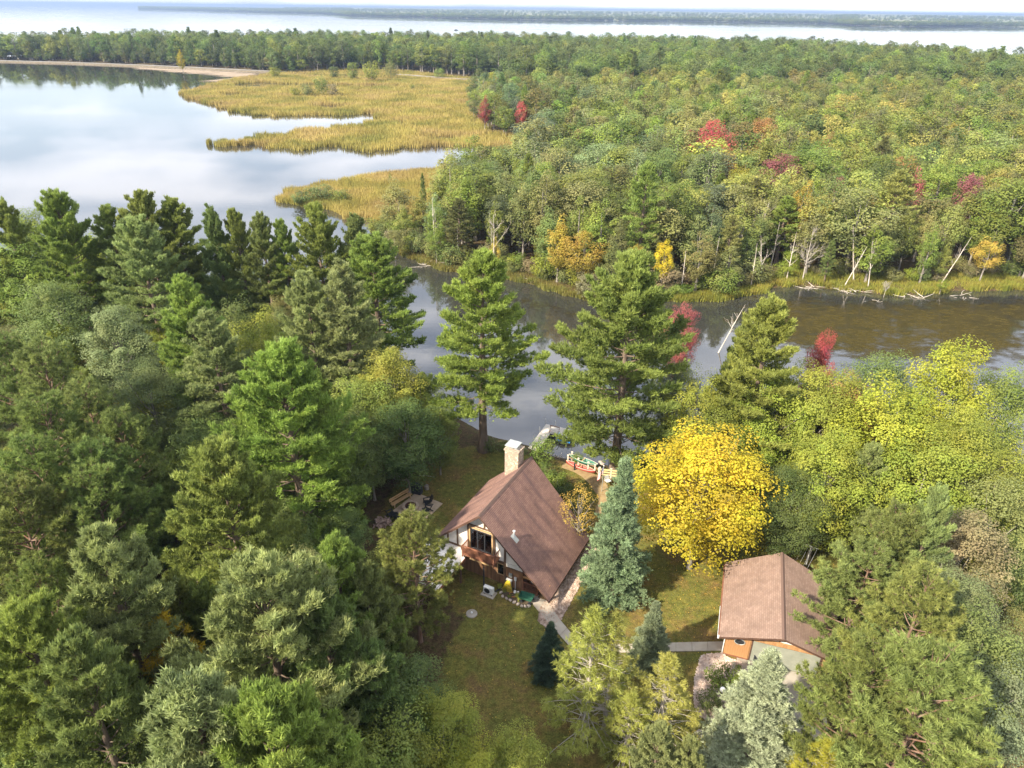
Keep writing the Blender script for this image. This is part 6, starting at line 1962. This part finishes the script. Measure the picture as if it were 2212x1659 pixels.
# flag
def flag_mat():
    m, n, l = new_mat('striped_flag')
    out = n('ShaderNodeOutputMaterial'); b = n('ShaderNodeBsdfPrincipled'); b.inputs['Roughness'].default_value = .8
    uv = n('ShaderNodeUVMap'); sx = n('ShaderNodeSeparateXYZ'); l(uv.outputs[0], sx.inputs[0])
    def mth(op, a_, b_):
        q = n('ShaderNodeMath'); q.operation = op
        for i, x in enumerate((a_, b_)):
            if isinstance(x, (int, float)): q.inputs[i].default_value = x
            else: l(x, q.inputs[i])
        return q.outputs[0]
    st = mth('LESS_THAN', mth('MODULO', mth('MULTIPLY', sx.outputs[1], 6.5), 1.0), .5)
    ca = mth('MULTIPLY', mth('LESS_THAN', sx.outputs[0], .4), mth('GREATER_THAN', sx.outputs[1], .4615))
    mi = n('ShaderNodeMix'); mi.data_type = 'RGBA'; mi.inputs['A'].default_value = (.75, .73, .70, 1); mi.inputs['B'].default_value = (.45, .04, .05, 1); l(st, mi.inputs['Factor'])
    vo = n('ShaderNodeTexVoronoi'); vo.inputs['Scale'].default_value = 14; vo.inputs['Randomness'].default_value = .0; l(uv.outputs[0], vo.inputs['Vector'])
    sr = mth('LESS_THAN', vo.outputs['Distance'], .28)
    mc = n('ShaderNodeMix'); mc.data_type = 'RGBA'; mc.inputs['A'].default_value = (.02, .03, .13, 1); mc.inputs['B'].default_value = (.75, .75, .75, 1); l(sr, mc.inputs['Factor'])
    m2 = n('ShaderNodeMix'); m2.data_type = 'RGBA'; l(ca, m2.inputs['Factor']); l(mi.outputs['Result'], m2.inputs['A']); l(mc.outputs['Result'], m2.inputs['B'])
    l(m2.outputs['Result'], b.inputs['Base Color']); l(b.outputs[0], out.inputs[0])
    return m
e = empty('flag', (9.62, 61.1, 0), 0, 'red and white striped flag with blue corner hanging from a pole', 'flag')
put('pole', MB().tube([(0, 0, 0), (0, 0, 3.2)], .035, 8), M_flash, e)
put('finial', MB().lathe([(.03, 3.2), (.06, 3.25), (.05, 3.32), (.01, 3.35)], 8), M_globe, e)
nu, nv_ = 14, 8; V, U, Fq = [], [], []
for j in range(nv_ + 1):
    for i in range(nu + 1):
        a_, b_ = i / nu, j / nv_
        V.append((-.04 - .52 * a_ - .05 * math.sin(a_ * 9), .10 * math.sin(a_ * 8 + b_) * a_ - .1 * a_, 3.1 - .85 * (1 - b_) - .95 * a_ + .1 * a_ * b_)); U.append((a_, b_))
for j in range(nv_):
    for i in range(nu):
        Fq.append((j * (nu + 1) + i, j * (nu + 1) + i + 1, (j + 1) * (nu + 1) + i + 1, (j + 1) * (nu + 1) + i))
me = np_mesh('cloth', [(np.array(V), np.array(Fq), 0, None)], [flag_mat()], smooth=True)
uvl = me.uv_layers.new(name='UVMap'); li = np.zeros(len(me.loops), np.int32); me.loops.foreach_get('vertex_index', li); uvl.data.foreach_set('uv', np.array(U, np.float32)[li].ravel())
link('cloth', me, e)
# tubular metal chair beside the flag
e = empty('metal_chair', (10.4, 62.45, 0), .5, 'white tubular garden chair beside the flag', 'chair')
put('seat', MB().box(-.28, .28, -.28, .28, .42, .45), M_white, e)
put('backrest', MB().box(-.28, .28, .27, .30, .52, .92), M_white, e)
for x in (-.28, .28):
    put('leg', MB().tube([(x, -.3, 0), (x, -.3, .62), (x, .25, .62), (x, .30, .95)], .018, 6), M_flash, e)
    put('leg', MB().tube([(x, .32, 0), (x, .26, .44)], .018, 6), M_flash, e)
# mown path to the water and bushes round it
M_path = mat('sandy_path', (.25, .17, .085), (.33, .24, .12), .95, 1.5, .3, 12)
tag(sheet('path', rough_outline(pp([(1218, 1000), (1262, 1010), (1300, 1030), (1318, 1062), (1310, 1110), (1285, 1110), (1290, 1070), (1268, 1040), (1240, 1020), (1212, 1010)]), 1, .12, 3), .025, M_path), kind='structure')
for x, y, h, wd, c, lab in [(1175, 948, 3.4, .9, 'mg', 'leafy shrub standing over the foot of the dock'), (1205, 1022, 2.2, 1.3, 'mg', 'broad green shrub between chalet and rail fence'), (1222, 1040, 2.0, 1.2, 'dg', 'dark shrub before the rail fence'),
                            (1180, 1005, 2.0, 1.2, 'dg', 'dark shrub behind the ridge of the chalet'), (1248, 978, 1.4, 1.1, 'mg', 'low shrub at the water beyond the fence'), (1120, 960, 1.6, 1.2, 'oak', 'low bush at the waterline beside the dock'),
                            (1235, 1075, 1.5, 1.0, 'dg', 'small dark bush under the birch'), (1060, 945, 1.8, 1.1, 'oak', 'bush at the foot of the lone tall pine'), (1090, 952, 1.3, 1.2, 'mg', 'low bush between the lone pine and the dock')]:
    tree('shrub', 'shore_shrub', P(x, y, h), h, wd, c, lab, 'shrub')
rk = np.random.default_rng(21)
for i, q in enumerate(along(pp([(1240, 992), (1275, 998), (1310, 1003)], WZ), .5, .25)):
    o = link('shore_rock', stones[i % 5]); o.location = (q[0], q[1], WZ + .12); s_ = rk.uniform(.15, .38); o.scale = (s_, s_ * .8, s_ * .6); o.rotation_euler = (0, 0, i)
    tag(o, 'pale rock in the row along the near waterline', 'rock', 'pale rocks along the near waterline')
# fallen leaves on the lawns
lv = np.random.default_rng(17)
q = lv.uniform(lawn_poly.min(0), lawn_poly.max(0), (14000, 2)); q = q[in_poly(q, lawn_poly)]
ym = P(1541, 1180)[:2]
wgt = .18 + np.exp(-((q - ym) ** 2).sum(1) / 120)
q = q[lv.random(len(q)) < wgt]
v, f, t = leaves(np.c_[q, np.full(len(q), .05)], np.array([0, 0, 1.0]) + lv.normal(0, .25, (len(q), 3)), .085, lv)
fl2 = link('fallen_leaves', np_mesh('fallen_leaves', [(v, f, 0, t)], [M_leaf])); fl2.color = (.50, .33, .07, 1)
tag(fl2, 'yellow fallen leaves scattered on the lawn', 'leaves', kind='stuff')

# a boat far out on the big lake
bp_ = P(985, 65.5, WZ)
e = empty('far_boat', (bp_[0], bp_[1], WZ - .2), .2, 'tiny dark boat far out on the big lake', 'boat')
hull(9, 2.6, 1.2, M_dark, 'hull', e, open_=False)
put('cabin', MB().box(-1.5, 1.2, -.8, .8, 1.2, 2.4), M_dark, e)

# ------------------------------------------------------------------ air
hz_m, n, l = new_mat('air')
pv = n('ShaderNodeVolumePrincipled'); ou = n('ShaderNodeOutputMaterial')
pv.inputs['Color'].default_value = (.33, .44, .64, 1)
pv.inputs['Density'].default_value = 1.3e-4
pv.inputs['Anisotropy'].default_value = .1
l(pv.outputs[0], ou.inputs['Volume'])
HZ = True
if HZ:
    o = put('haze', MB().box(-62000, 62000, -3200, 62000, -3.5, 75), hz_m)
    tag(o, 'pale blue air that veils the far shore', 'haze', kind='stuff')
